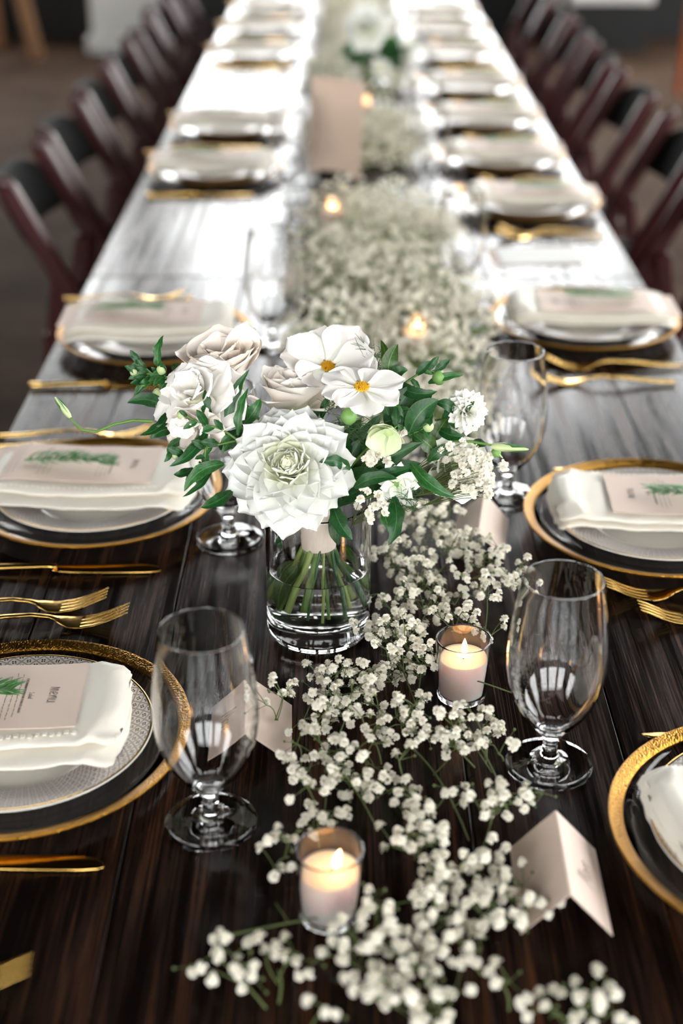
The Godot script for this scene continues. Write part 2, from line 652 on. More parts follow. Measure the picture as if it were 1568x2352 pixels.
func make_goblet() -> Node3D:
	var o := thing("water_goblet", "", "goblet")
	var outer := [Vector2(0, 0.0006), Vector2(0.030, 0.0006), Vector2(0.0370, 0.0003), Vector2(0.0383, 0.0012), Vector2(0.0378, 0.0024), Vector2(0.031, 0.0029), Vector2(0.021, 0.0038), Vector2(0.0125, 0.0060), Vector2(0.0085, 0.0108), Vector2(0.0067, 0.0185), Vector2(0.0063, 0.0245), Vector2(0.0072, 0.0300),
		Vector2(0.0095, 0.0345), Vector2(0.0138, 0.0395), Vector2(0.0198, 0.0462), Vector2(0.0262, 0.0545), Vector2(0.0322, 0.0650), Vector2(0.0367, 0.0765), Vector2(0.0405, 0.090), Vector2(0.0422, 0.104), Vector2(0.0423, 0.119), Vector2(0.0408, 0.137), Vector2(0.0382, 0.156), Vector2(0.0353, 0.174), Vector2(0.0337, 0.1862), Vector2(0.0333, 0.1872), Vector2(0.0327, 0.1872), Vector2(0.0324, 0.1862)]
	var inner := []
	for k in range(23, 14, -1):
		var q: Vector2 = outer[k]
		inner.append(q - Vector2(0.0012 + maxf(0.0, 0.075 - q.y) * 0.03, 0.0))
	inner.append_array([Vector2(0.0165, 0.0450), Vector2(0.0095, 0.0415), Vector2(0.004, 0.0400), Vector2(0, 0.0397)])
	var foot := outer.slice(0, 9)
	var st := outer.slice(8, 12)
	var bowl := outer.slice(11)
	bowl.append_array(inner)
	for q in [["foot", foot], ["stem", st], ["bowl", bowl]]:
		var g := Geo.new()
		g.lathe(q[1], 64)
		obj(q[0], g.mesh(), M.glass, o)
	return o


func make_charger() -> Node3D:
	var o := thing("charger_plate", "", "charger")
	var g := Geo.new()
	g.lathe([Vector2(0, 0.0008), Vector2(0.09, 0.0008), Vector2(0.101, 0.0016), Vector2(0.112, 0.0050), Vector2(0.126, 0.0100), Vector2(0.1385, 0.0142), Vector2(0.1385, 0.0177), Vector2(0.125, 0.0138), Vector2(0.111, 0.0090), Vector2(0.1, 0.0060), Vector2(0.088, 0.0050), Vector2(0, 0.0050)], 96)
	obj("glass_plate", g.mesh(), M.glass, o)
	g = Geo.new()
	g.lathe([Vector2(0.1372, 0.0136), Vector2(0.142, 0.0152), Vector2(0.1472, 0.0178), Vector2(0.1492, 0.0196), Vector2(0.1496, 0.0212), Vector2(0.1486, 0.0222), Vector2(0.1465, 0.0214), Vector2(0.142, 0.0195), Vector2(0.1372, 0.0180), Vector2(0.1372, 0.0136)], 128, Vector3.ZERO, false, 24.0)
	obj("gold_rim", g.mesh(), M.gold_leaf, o)
	return o


func make_plate() -> Node3D:
	var o := thing("dinner_plate", "", "plate")
	var g := Geo.new()
	g.lathe([Vector2(0, 0.001), Vector2(0.062, 0.001), Vector2(0.066, 0), Vector2(0.07, 0.0012), Vector2(0.095, 0.0098), Vector2(0.1155, 0.0168), Vector2(0.1178, 0.0181), Vector2(0.1172, 0.0192), Vector2(0.1150, 0.0190), Vector2(0.0725, 0.0078), Vector2(0.069, 0.0062), Vector2(0.064, 0.0046), Vector2(0.05, 0.0038), Vector2(0, 0.0036)], 96)
	obj("body", g.mesh(), M.porcelain, o)
	g = Geo.new()
	g.lathe([Vector2(0.1148, 0.01925), Vector2(0.1, 0.0154), Vector2(0.086, 0.0117), Vector2(0.0728, 0.0082)], 108, Vector3.ZERO, false, 50.0)
	for k in g.uv.size():
		g.uv[k].y *= 4.0
	obj("patterned_rim", g.mesh(), M.pattern, o)
	g = Geo.new()
	g.lathe([Vector2(0.1170, 0.0194), Vector2(0.1163, 0.0197), Vector2(0.1150, 0.0194)], 96)
	obj("gold_edge", g.mesh(), M.gold, o)
	return o


func napkin_sag(x: float) -> float:
	return -0.004 * (1.0 - smoothstep(0.02, 0.10, absf(x))) - 0.012 * smoothstep(0.095, 0.15, absf(x))


# folded linen: two soft layers, the inner end turned up into a loose roll
func make_napkin(sd: int, len_out := 0.128, len_in := 0.127) -> Node3D:
	var o := thing("napkin", "", "napkin")
	var nz := FastNoiseLite.new()
	nz.seed = sd
	nz.frequency = 1.0
	var layers := [[0.0, 0.0085, 0.070, 0.006], [0.0085, 0.0105, 0.062, -0.002]]
	for li in 2:
		var q: Array = layers[li]
		var p := PackedVector3Array()
		var nu := 26
		var nv := 44
		for j in nv + 1:
			var t := j / float(nv)
			var x := lerpf(-len_out, len_in, t)
			var close := smoothstep(0.0, 0.02, t) * (1.0 - smoothstep(0.975, 1.0, t))
			var roll := smoothstep(0.83, 0.95, t)
			for k in nu + 1:
				var a := TAU * k / nu
				var cz := signf(cos(a)) * pow(absf(cos(a)), 0.55)
				var cy := signf(sin(a)) * pow(absf(sin(a)), 0.8)
				var hw: float = q[2] * (1.0 + 0.05 * nz.get_noise_2d(x * 14.0, li * 9.0) - 0.06 * roll + 0.02 * li)
				var wav := 0.0022 * nz.get_noise_3d(x * 30.0, cz * 3.0, li * 5.0) + 0.0014 * nz.get_noise_3d(x * 70.0, cz * 8.0, li * 5.0 + 3)
				var crease := roll * 0.0035 * sin(cz * 7.0 + nz.get_noise_2d(x * 20.0, 3.0) * 2.0)
				var top := maxf(cy, 0.0)
				var y: float = q[0] + q[1] * 0.5 + cy * q[1] * 0.5 * (0.25 + 0.75 * close) * (1.0 + roll * 0.55) + top * (wav * (0.8 + roll) + crease * (1.0 if li else 0.4)) + roll * 0.003 * li
				var z: float = q[3] + cz * hw * (0.93 + 0.07 * close) + (0.004 * nz.get_noise_2d(x * 16.0, 20.0 + li) if absf(cz) > 0.6 else 0.0)
				# the roll's end curls over
				var xx := x - roll * 0.006 * absf(cz) * absf(cz) + 0.006 * roll * nz.get_noise_2d(cz * 4.0, 8.0)
				p.append(Vector3(xx, maxf(y + napkin_sag(x), 0.0006 + napkin_sag(x)), z))
		var g := Geo.new()
		g.grid(p, nu + 1, nv + 1, true, true)
		for s in [0, nv]:   # end caps
			var ring := []
			for k in nu:
				ring.append(p[s * (nu + 1) + k])
			var mid := Vector3.ZERO
			for r in ring:
				mid += r / nu
			var b := g.v.size()
			g.v.append(mid)
			g.n.append(Vector3.LEFT if s == 0 else Vector3.RIGHT)
			g.uv.append(Vector2.ZERO)
			for k in nu:
				g.v.append(ring[k])
				g.n.append(Vector3.LEFT if s == 0 else Vector3.RIGHT)
				g.uv.append(Vector2.ZERO)
			for k in nu:
				var e := [b, b + 1 + k, b + 1 + (k + 1) % nu]
				if s == 0:
					e = [b, b + 1 + (k + 1) % nu, b + 1 + k]
				g.i.append_array(e)
		obj(["lower_fold", "upper_fold"][li], g.mesh(), M.linen, o)
	# drawn-thread hem along the front edge
	var g := Geo.new()
	for k in 34:
		var x := -0.12 + k * 0.0062
		g.box(Vector3(x, 0.0192 + napkin_sag(x), 0.050 + 0.0015 * sin(k * 1.7)), Vector3(0.0036, 0.0009, 0.0052), 0.0004)
	obj("hem_stitch", g.mesh(), M.linen, o)
	return o


func stroke(g: Geo, pts: Array, w: float, at: Vector2, sc: float, y: float) -> void:   # flat ink line in the card's plane
	var q := PackedVector3Array()
	for k in pts.size():
		var a: Vector2 = pts[maxi(k - 1, 0)]
		var b: Vector2 = pts[mini(k + 1, pts.size() - 1)]
		var s := (b - a).normalized().orthogonal() * w
		for e in [-1.0, 1.0]:
			var r: Vector2 = at + (pts[k] + s * e) * sc
			q.append(Vector3(r.x, y, r.y))
	g.grid(q, 2, pts.size(), false, true)


func smooth_line(pts: Array, n := 5) -> Array:
	var c := Curve2D.new()
	for k in pts.size():
		var a: Vector2 = pts[maxi(k - 1, 0)]
		var b: Vector2 = pts[mini(k + 1, pts.size() - 1)]
		c.add_point(pts[k], -(b - a) / 6, (b - a) / 6)
	var out := []
	for k in pts.size() - 1:
		for j in n:
			out.append(c.sample(k, j / float(n)))
	out.append(pts[-1])
	return out


# menu card: lies along x, its head towards +x; the print reads for the guest
func make_menu() -> Node3D:
	var o := thing("menu_card", "", "menu card")
	var g := Geo.new()
	var p := PackedVector3Array()
	for j in 25:
		var x := lerpf(-0.155, 0.062, j / 24.0)
		for e in [Vector2(-0.05, 0), Vector2(-0.05, 0.0006), Vector2(0.05, 0.0006), Vector2(0.05, 0), Vector2(-0.05, 0)]:
			p.append(Vector3(x, e.y + napkin_sag(x) * 0.7, e.x))
	g.grid(p, 5, 25, true, false)
	var flat := Geo.new()
	for j in 24:
		for f in 4:
			var a := j * 5 + f
			flat.poly([p[a], p[a + 5], p[a + 6], p[a + 1]])
	obj("card", flat.mesh(), M.card, o)
	var ink := Geo.new()
	# "menu" lettered by hand; u runs with the text (+z), v down the page (-x)
	var em := [[[0, 1], [0.06, 0.1], [0.1, 0.0], [0.22, 0.75], [0.25, 1], [0.25, 0.6], [0.36, 0.05], [0.47, 0.75], [0.48, 1]],
		[[0.62, 0.62], [0.86, 0.42], [0.84, 0.14], [0.7, 0.12], [0.61, 0.5], [0.68, 0.92], [0.92, 0.86]],
		[[1.06, 0.1], [1.07, 1], [1.08, 0.6], [1.2, 0.12], [1.31, 0.2], [1.33, 1]],
		[[1.5, 0.1], [1.49, 0.75], [1.58, 1], [1.72, 0.8], [1.77, 0.1], [1.77, 0.9], [1.86, 1.0]]]
	for s in em:
		var l := []
		for q in s:
			l.append(Vector2(-(q[1] - 0.5) * 0.62, q[0] - 0.93))
		stroke(ink, smooth_line(l), 0.028, Vector2(0.036, 0.0), 0.0130, 0.0008)
	var sal := [[[0.5, 0.1], [0.3, 0.0], [0.1, 0.2], [0.4, 0.6], [0.3, 1.0], [0.0, 0.9]], [[1.0, 0.5], [0.75, 0.5], [0.75, 0.95], [1.0, 0.9], [1.02, 0.45], [1.1, 1.0]], [[1.3, -0.1], [1.3, 1.0]],
		[[1.8, 0.5], [1.55, 0.5], [1.55, 0.95], [1.8, 0.9], [1.82, 0.45], [1.9, 1.0]], [[2.35, 0.55], [2.1, 0.5], [2.1, 0.95], [2.35, 0.95], [2.4, -0.1], [2.42, 1.0]]]
	for s in sal:
		var l := []
		for q in s:
			l.append(Vector2(-(q[1] - 0.5), q[0] - 1.2))
		stroke(ink, smooth_line(l, 4), 0.05, Vector2(0.0165, 0.0), 0.0042, 0.0008)
	# a line of capitals, then lines too small to read: words as fine strokes
	var tm := TextMesh.new()
	var sf := SystemFont.new()
	sf.font_names = PackedStringArray(["Droid Sans"])
	tm.font = sf
	tm.font_size = 16
	tm.pixel_size = 0.00019
	tm.depth = 0.0002
	tm.text = "CUCUMBER HEIRLOOM TOMATO SALAD"
	var arr := tm.surface_get_arrays(0)
	var b := ink.v.size()
	for k in arr[Mesh.ARRAY_VERTEX].size():
		var q: Vector3 = arr[Mesh.ARRAY_VERTEX][k]
		ink.v.append(Vector3(0.0095 + q.y, 0.0008 + q.z * 0.5, q.x))
		ink.n.append(Vector3.UP)
		ink.uv.append(Vector2.ZERO)
	if arr[Mesh.ARRAY_INDEX] != null:
		for k in arr[Mesh.ARRAY_INDEX]:
			ink.i.append(b + k)
	else:
		for k in arr[Mesh.ARRAY_VERTEX].size():
			ink.i.append(b + k)
	var r := RandomNumberGenerator.new()
	r.seed = 5
	for q in [[0.0045, 0.034], [-0.0005, 0.036], [-0.0055, 0.031], [-0.062, 0.030], [-0.068, 0.035], [-0.074, 0.034], [-0.080, 0.024], [-0.105, 0.03], [-0.111, 0.036], [-0.117, 0.022]]:
		var z: float = -q[1]
		while z < q[1]:
			var w := r.randf_range(0.003, 0.008)
			var l := []
			for e in 7:
				l.append(Vector2(r.randf_range(-0.0005, 0.0005), z + w * e / 6.0))
			stroke(ink, l, 0.00022, Vector2(q[0], 0), 1.0, 0.0008)
			z += w + 0.0013
	for k in ink.v.size():
		ink.v[k].y += napkin_sag(ink.v[k].x) * 0.7
	obj("print", ink.mesh(), M.ink, o)
	return o


func make_rosemary(sd: int) -> Node3D:
	var o := thing("rosemary_sprig", "", "herb sprig")
	var r := RandomNumberGenerator.new()
	r.seed = sd
	var line := curve(Vector3(-0.055, 0.003, 0.0), Vector3(0.0, 0.003, -0.010), Vector3(0.048, 0.005, 0.006), 12)
	var g := Geo.new()
	g.tube(line, 0.0013, 0.0007, 6)
	obj("stem", g.mesh(), M.stem, o)
	g = Geo.new()
	for k in 78:
		var t := pow(k / 77.0, 0.8)
		var at: Vector3 = line[0].lerp(line[6], t * 2) if t < 0.5 else line[6].lerp(line[12], t * 2 - 1)
		var a := k * 2.4 + r.randf_range(-0.4, 0.4)
		var d := Vector3(0.70 + 0.4 * t, absf(sin(a)) * 0.75 + 0.08, cos(a) * 1.05).normalized()
		var l := r.randf_range(0.018, 0.029) * (1.0 - 0.25 * t)
		var mid := at + d * l * 0.5
		var tip := at + (d + Vector3(0.35, -0.05, 0)).normalized() * l
		tip.y = maxf(tip.y, 0.0012)
		mid.y = maxf(mid.y, 0.0015)
		sweep(g, [at, mid, tip], [0.0014, 0.0033, 0.0007], [0.0006, 0.0010, 0.0003], d.cross(Vector3.UP).normalized())
	var nd := obj("needles", g.mesh(), M.rosemary, o)
	nd.set_meta("kind", "stuff")
	return o


func place_card(at: Vector3, turn: float, hw: float, len: float, h: float, label: String, writing: int) -> void:
	var o := thing("place_card", label, "place card", at, turn, "tent place cards")
	var g := Geo.new()
	var th := 0.0006
	for s in [-1.0, 1.0]:
		var a := Vector3(s * hw, 0, -len / 2)
		var b := Vector3(0, h, -len / 2)
		var u := Vector3(0, 0, len)
		var nn := Vector3(s * h, hw, 0).normalized() * th
		var q := [a, b, b + u, a + u]
		var q2 := [a + nn, b + nn, b + u + nn, a + u + nn]
		var fr := [q2[0], q2[1], q2[2], q2[3]]
		var bk := [q[3], q[2], q[1], q[0]]
		if s > 0:
			fr.reverse()
			bk.reverse()
		g.poly(fr)
		g.poly(bk)
		for e in [[0, 1], [1, 2], [2, 3], [3, 0]]:
			var w := [q[e[0]], q[e[1]], q2[e[1]], q2[e[0]]]
			if s > 0:
				w.reverse()
			g.poly(w)
	obj("card", g.mesh(), M.card, o)
	if writing == 0:
		return
	var ink := Geo.new()
	# a handwritten name: one tall initial and three small letters, along z on the guest's slope
	var ls := [[[0.0, 1.0], [0.1, 0.0], [0.16, 0.0], [0.26, 0.75], [0.4, 0.0], [0.52, 1.0]], [[0.78, 0.5], [0.62, 0.55], [0.62, 0.9], [0.76, 0.92], [0.82, 0.6], [0.74, 0.48]], [[0.9, 0.5], [0.95, 0.95], [1.08, 0.55], [1.14, 0.6]], [[1.22, 0.75], [1.36, 0.68], [1.3, 0.5], [1.2, 0.7], [1.26, 0.95], [1.42, 0.9]]]
	var sg := -1.0 if writing == 1 else 1.0
	for s in ls:
		var l := []
		for q in s:
			l.append(Vector2((q[1] - 0.5), (q[0] - 0.7) * (1.0 if writing == 1 else -1.0)))
		stroke(ink, smooth_line(l), 0.013, Vector2.ZERO, 0.019, 0.0)
	var slope := sqrt(hw * hw + h * h)
	var ax := Vector3(sg * hw, -h, 0) / slope
	var nn := Vector3(sg * h, hw, 0) / slope
	for k in ink.v.size():
		var q := ink.v[k]
		ink.v[k] = Vector3(sg * hw / 2, h / 2, 0) + nn * (th + 0.0003) + ax * q.x + Vector3(0, 0, q.z)
		ink.n[k] = nn
	if sg < 0:
		for k in range(0, ink.i.size(), 3):
			var e := ink.i[k]
			ink.i[k] = ink.i[k + 1]
			ink.i[k + 1] = e
	obj("handwriting", ink.mesh(), M.ink, o)


func setting_materials() -> void:
	var gl := mat(Color(0.70, 0.51, 0.20), 0.3, 1.0)
	gl.heightmap_enabled = true
	gl.heightmap_texture = tex(noise_image(256, 256, 0.12, 51, 3))
	gl.heightmap_scale = 0.16
	gl.uv1_triplanar = true
	gl.uv1_scale = Vector3(14, 14, 14)
	M.gold_leaf = gl
	M.porcelain = mat(Color(0.90, 0.885, 0.85), 0.12)
	M.rosemary = mat(Color(0.25, 0.47, 0.22), 0.4)
	# lattice with florets printed on the rim
	var s := 128
	var im := Image.create(s, s, false, Image.FORMAT_RGB8)
	var paper := Color(0.90, 0.87, 0.845)
	var ink := Color(0.20, 0.15, 0.13)
	for y in s:
		for x in s:
			var c := paper
			var u := (x + 0.5) / s
			var v := (y + 0.5) / s
			for ctr in [Vector2(0.5, 0.5), Vector2(0, 0), Vector2(1, 0), Vector2(0, 1), Vector2(1, 1)]:
				var d: Vector2 = (Vector2(u, v) - ctr).abs()
				var m := d.x + d.y
				if m < 0.5:
					if m > 0.478 or (m > 0.415 and m < 0.443):
						c = ink
					if maxf(d.x, d.y) < 0.15 and (absf(d.x - 0.085) < 0.055 and absf(d.y - 0.085) < 0.06) and d.x + d.y > 0.06:
						c = ink
			im.set_pixel(x, y, c)
	M.pattern = mat(Color(1, 1, 1), 0.15)
	M.pattern.albedo_texture = tex(im)


func settings() -> void:
	setting_materials()
	M.gold.roughness = 0.16
	var ordinal := ["first", "second", "third", "fourth", "fifth", "sixth", "seventh", "eighth", "ninth", "tenth"]
	var src := {"charger_plate": make_charger(), "dinner_plate": make_plate(), "napkin": make_napkin(3), "menu_card": make_menu(), "rosemary_sprig": make_rosemary(4), "fork": make_fork(), "knife": make_knife(), "water_goblet": make_goblet()}
	var what := {"charger_plate": "clear glass charger with a gold leaf rim", "dinner_plate": "white plate with a brown lattice rim", "napkin": "folded cream linen napkin", "menu_card": "blush menu card tucked on the napkin", "rosemary_sprig": "green rosemary sprig laid on the menu", "fork": "gold fork", "knife": "gold table knife", "water_goblet": "stemmed clear water goblet"}
	var group := {"charger_plate": "glass chargers with gold rims", "dinner_plate": "lattice rimmed dinner plates", "napkin": "cream napkins on the plates", "menu_card": "menu cards on the napkins", "rosemary_sprig": "rosemary sprigs on the menus", "fork": "gold forks", "knife": "gold knives", "water_goblet": "water goblets"}
	var used := {}
	var put := func(kind: String, at: Vector3, turn: float, where: String, tilt := 0.0, extra := "") -> void:
		var l: String = what[kind] + extra + " " + where
		var o: Node3D = src[kind]
		if used.has(kind):
			o = dup(src[kind], kind, at, turn, l)
		else:
			used[kind] = true
			o.position = at
			o.rotation.y = turn
			o.set_meta("label", l)
		o.set_meta("group", group[kind])
	# x, distance, napkin turn; side -1 = left row
	var left := [[-0.29, 0.52], [-0.287, 1.035], [-0.297, 1.525], [-0.293, 2.085], [-0.286, 3.155], [-0.288, 3.61], [-0.285, 4.72], [-0.285, 5.25], [-0.285, 5.8]]
	var right := [[0.363, 0.905], [0.356, 1.46], [0.378, 2.15], [0.369, 2.87], [0.353, 3.27], [0.352, 3.70], [0.352, 4.15], [0.345, 4.70], [0.352, 5.2], [0.355, 5.65]]
	for row in 2:
		var seats: Array = [left, right][row]
		for k in seats.size():
			if row == 0 and k == 0:
				continue
			var x: float = seats[k][0]
			var d: float = seats[k][1]
			var turn := 0.0 if row == 0 else PI
			var sg := 1.0 if row == 0 else -1.0
			var where: String = "at the %s setting on the %s side" % [ordinal[k - 1 + row], ["left", "right"][row]]
			put.call("charger_plate", Vector3(x, T, -d), jig(3.0), where)
			put.call("dinner_plate", Vector3(x, T + 0.0052, -d), jig(3.0), where)
			var slide: float = {1: -0.031}.get(k, -0.006) if row == 0 else {0: -0.012}.get(k, -0.008)
			var mslide: float = {1: -0.008}.get(k, 0.010)
			var nt := turn + jig(0.04)
			if row == 1 and k == 0:
				nt = turn + 0.2
			var nb := Basis(Vector3.UP, nt)
			put.call("napkin", Vector3(x + slide * sg, T + 0.0246, -d - 0.012), nt, where)
			put.call("menu_card", Vector3(x + mslide * sg, T + 0.0456, -d - 0.012) + nb * Vector3(0.0, 0, -0.008), nt + jig(0.02), where)
			put.call("rosemary_sprig", Vector3(x + mslide * sg, T + 0.0464, -d - 0.012) + nb * Vector3(-0.045 + jig(0.01), 0, jig(0.012) - 0.004), nt + jig(0.25), where)
			# forks to the guest's left, knife to the right
			if not (row == 1 and k == 0):
				var fx := {"0_1": [0.208, 0.239, -0.424, -0.450], "0_2": [0.155, 0.192, -0.455, -0.455], "0_3": [0.17, 0.2, -0.455, -0.47]}.get("%d_%d" % [row, k], [0.18, 0.212, -0.455, -0.47]) as Array
				if row == 1:
					fx = {1: [0.155, 0.205, 0.478, 0.505], 2: [0.175, 0.24, 0.50, 0.475]}.get(k, [0.185, 0.22, 0.50, 0.49]) as Array
				put.call("fork", Vector3(fx[2], T, -d - sg * fx[0]), turn + jig(0.03), where, 0.0, ", the one by the plate")
				put.call("fork", Vector3(fx[3], T, -d - sg * fx[1]), turn + jig(0.03), where, 0.0, ", the outer one")
			if not (row == 0 and k == 3):
				put.call("knife", Vector3(x - 0.13 * sg, T, -d + sg * ([0.152, 0.168, 0.19][clampi(k - 1, 0, 2)] if row == 0 else [0.141, 0.16, 0.17][clampi(k, 0, 2)])), turn + jig(0.03), where)
			else:
				put.call("knife", Vector3(-0.45, T, -1.895), 0.03, where)
	put.call("fork", Vector3(-0.425, T, -0.735), 0.1, "alone in the lower left corner of the picture")
	# goblets
	put.call("water_goblet", Vector3(-0.110, T, -0.934), 0.3, "in front of the tilted tent card beside the first left plate")
	put.call("water_goblet", Vector3(0.179, T, -1.013), 0.9, "standing to the right of the nearer pair of candles")
	put.call("water_goblet", Vector3(-0.131, T, -1.433), 1.4, "partly hidden behind the dahlia, beside the second left plate")
	put.call("water_goblet", Vector3(0.196, T, -1.545), 2.0, "behind the right end of the bouquet")
	put.call("water_goblet", Vector3(-0.110, T, -2.06), 2.4, "behind the blush rose, beside the third left plate")
	put.call("water_goblet", Vector3(0.192, T, -2.30), 2.9, "beside the third right plate and the gypsophila runner")
	var far := [[-0.115, 2.95], [-0.10, 3.10], [-0.12, 3.55], [0.175, 2.97], [0.18, 3.32], [0.18, 3.78], [0.17, 4.25], [-0.10, 4.62], [0.16, 4.8], [-0.11, 5.2], [0.17, 5.3]]
	for k in far.size():
		put.call("water_goblet", Vector3(far[k][0], T, -far[k][1]), k * 0.7, "in the blurred %s line, %s from the front" % [["left", "right"][int(far[k][0] > 0)], ordinal[[0, 1, 2, 0, 1, 2, 3, 3, 4, 4, 5][k]]])
	# tent cards
	place_card(Vector3(-0.0845, T, -1.058), 0.03, 0.0365, 0.088, 0.031, "blush tent card with a handwritten name seen through the first left goblet", 1)
	place_card(Vector3(0.167, T, -0.853), -0.02, 0.034, 0.097, 0.039, "blush tent card beside the first right charger", 2)
	place_card(Vector3(0.155, T, -1.44), -0.15, 0.03, 0.1, 0.032, "blush tent card half covered by gypsophila below the bouquet", 0)
	place_card(Vector3(-0.075, T, -2.33), 0.2, 0.034, 0.09, 0.033, "blurred tent card behind the blush rose", 0)
	place_card(Vector3(0.15, T, -2.72), 0.1, 0.034, 0.09, 0.033, "blurred tent card beside the fourth right plate", 0)
	var fc := thing("flat_card", "pale flat card lying on the table beyond the third right plate", "card", Vector3(0.345, T, -2.545), 0.06)
	var g := Geo.new()
	g.box(Vector3(0, 0.0011, 0), Vector3(0.16, 0.0012, 0.11), 0.0003)
	obj("card", g.mesh(), M.card, fc)
	g = Geo.new()
	g.box(Vector3(0.01, 0.0026, 0.004), Vector3(0.15, 0.0012, 0.1), 0.0003)
	obj("envelope", g.mesh(), M.white, fc)
	# table number card in a small wooden foot
	var tc := thing("table_card", "plain beige upright card standing among the gypsophila", "card", Vector3(-0.022, T, -3.10), -0.55)
	g = Geo.new()
	g.box(Vector3(0, 0.012, 0), Vector3(0.07, 0.024, 0.035), 0.003)
	obj("foot", g.mesh(), M.black_wood, tc)
	g = Geo.new()
	g.box(Vector3(0, 0.116, -0.006), Vector3(0.13, 0.205, 0.0012), 0.0003, Basis(Vector3.RIGHT, -0.08))
	obj("card", g.mesh(), M.kraft, tc)


func votives() -> void:
	M.wax = mat(Color(0.95, 0.90, 0.86), 0.5)
	M.wax.subsurf_scatter_enabled = true
	M.wax.subsurf_scatter_strength = 0.5
	var fl := mat(Color(1, 0.8, 0.5), 1.0)
	fl.emission_enabled = true
	fl.emission = Color(1.0, 0.86, 0.62)
	fl.emission_energy_multiplier = 9.0
	M.flame = fl
	M.wick = mat(Color(0.06, 0.05, 0.045), 0.9)
	var spots := [[-0.011, 0.825, "lit votive candle in clear glass, the frontmost one", 0.003], [0.110, 1.118, "lit votive candle in clear glass between the vase and the goblet", 0.0], [0.107, 2.01, "blurred lit votive candle just above the feathery greens of the bouquet", 0.0],
		[-0.025, 2.70, "blurred lit votive candle in front of the upright beige card", 0.0], [0.055, 3.735, "blurred lit votive candle under the farther bouquet", 0.0]]
	for q in spots:
		var o := thing("votive_candle", q[2], "candle", Vector3(q[0], T, -q[1]), 0, "votive candles")
		var g := Geo.new()
		g.lathe([Vector2(0, 0.0005), Vector2(0.0195, 0.0005), Vector2(0.0222, 0.0018), Vector2(0.0228, 0.004), Vector2(0.0243, 0.035), Vector2(0.0258, 0.0636), Vector2(0.0255, 0.0648), Vector2(0.0246, 0.065), Vector2(0.0238, 0.0638), Vector2(0.0226, 0.035), Vector2(0.0214, 0.0085), Vector2(0.0200, 0.0070), Vector2(0, 0.0068)], 56)
		obj("glass_cup", g.mesh(), M.glass, o)
		g = Geo.new()
		g.lathe([Vector2(0, 0.0071), Vector2(0.0195, 0.0074), Vector2(0.0210, 0.0095), Vector2(0.0226, 0.0430), Vector2(0.0224, 0.0450), Vector2(0.0205, 0.0442), Vector2(0.012, 0.0428), Vector2(0, 0.0424)], 40)
		obj("wax", g.mesh(), M.wax, o)
		g = Geo.new()
		var lean: float = q[3]
		g.tube([Vector3(0, 0.0420, 0), Vector3(0.0003 + lean * 0.3, 0.0455, 0.0004), Vector3(0.0012 + lean, 0.0485, 0.0004)], 0.0006, 0.0005, 6)
		obj("wick", g.mesh(), M.wick, o)
		g = Geo.new()
		g.lathe([Vector2(0, 0), Vector2(0.0018, 0.0008), Vector2(0.0030, 0.0035), Vector2(0.0031, 0.0065), Vector2(0.0024, 0.0105), Vector2(0.0012, 0.0145), Vector2(0, 0.0175)], 14)
		obj("flame", g.mesh(), M.flame, o, Transform3D(Basis(Vector3(0, 0, 1), -lean * 80.0), Vector3(0.0010 + lean, 0.0478, 0.0004)))
		var li := OmniLight3D.new()
		li.name = "flame_light"
		li.position = Vector3(0.0010 + lean, 0.0545, 0.0004)
		li.light_color = Color(1.0, 0.68, 0.40)
		li.light_energy = 0.0008
		li.light_size = 0.003
		li.omni_range = 40.0
		li.omni_attenuation = 2.0
		li.shadow_enabled = true
		o.add_child(li)


# petal: length 1 along +y, upper face towards +z
func petal_mesh(w: float, tip: float, cup: float, bend: float, ruffle: float, sd: int, c0: Color, c1: Color, nu := 12, nv := 12) -> ArrayMesh:
	var r := RandomNumberGenerator.new()
	r.seed = sd
	var p := PackedVector3Array()
	var c := PackedColorArray()
	var ph := r.randf() * 6.0
	var skew := r.randf_range(-0.06, 0.06)
	for j in nv + 1:
		var t := j / float(nv)
		# outline
		var round_ := 0.22 + 0.78 * smoothstep(0.0, 0.55, t)
		if t > 0.55:
			round_ *= sqrt(maxf(0.0, 1.0 - pow((t - 0.55) / 0.46, 3.6)))
		var point := (0.25 + 0.75 * smoothstep(0.0, 0.5, t)) * (1.0 - pow(maxf(0.0, t - 0.5) / 0.505, 1.9))
		var wd := w * lerpf(round_, point, tip)
		for k in nu + 1:
			var u := k / float(nu) * 2.0 - 1.0
			var y := t * (1.0 - lerpf(0.09, 0.05, tip) * u * u * t) + ruffle * 0.16 * sin(u * 8.0 + ph) * t * t
			var z := cup * wd * u * u * (1.0 - (1.0 - tip) * 0.65 * t * t) + bend * t * t * lerpf(0.6 + t * t * 0.8, 1.0, tip) + ruffle * sin(u * 6.0 + ph + t * 2.0) * t * t * absf(u) - 0.05 * w * cos(u * 2.2) * (1.0 - t) + w * 0.035 * sin(u * 7.0 + ph) * t * (1.0 - t * 0.5)
			p.append(Vector3(wd * u + skew * t * t, y, z))
			c.append(c0.lerp(c1, smoothstep(0.05, 0.75, t)))
	var g := Geo.new()
	g.grid(p, nu + 1, nv + 1, false, false, 1, 1, c)
	return g.mesh()


func flower_basis(axis: Vector3) -> Basis:   # y = axis
	var x := axis.cross(Vector3(0.2, 0.1, 0.97)).normalized()
	return Basis(x, axis, x.cross(axis))


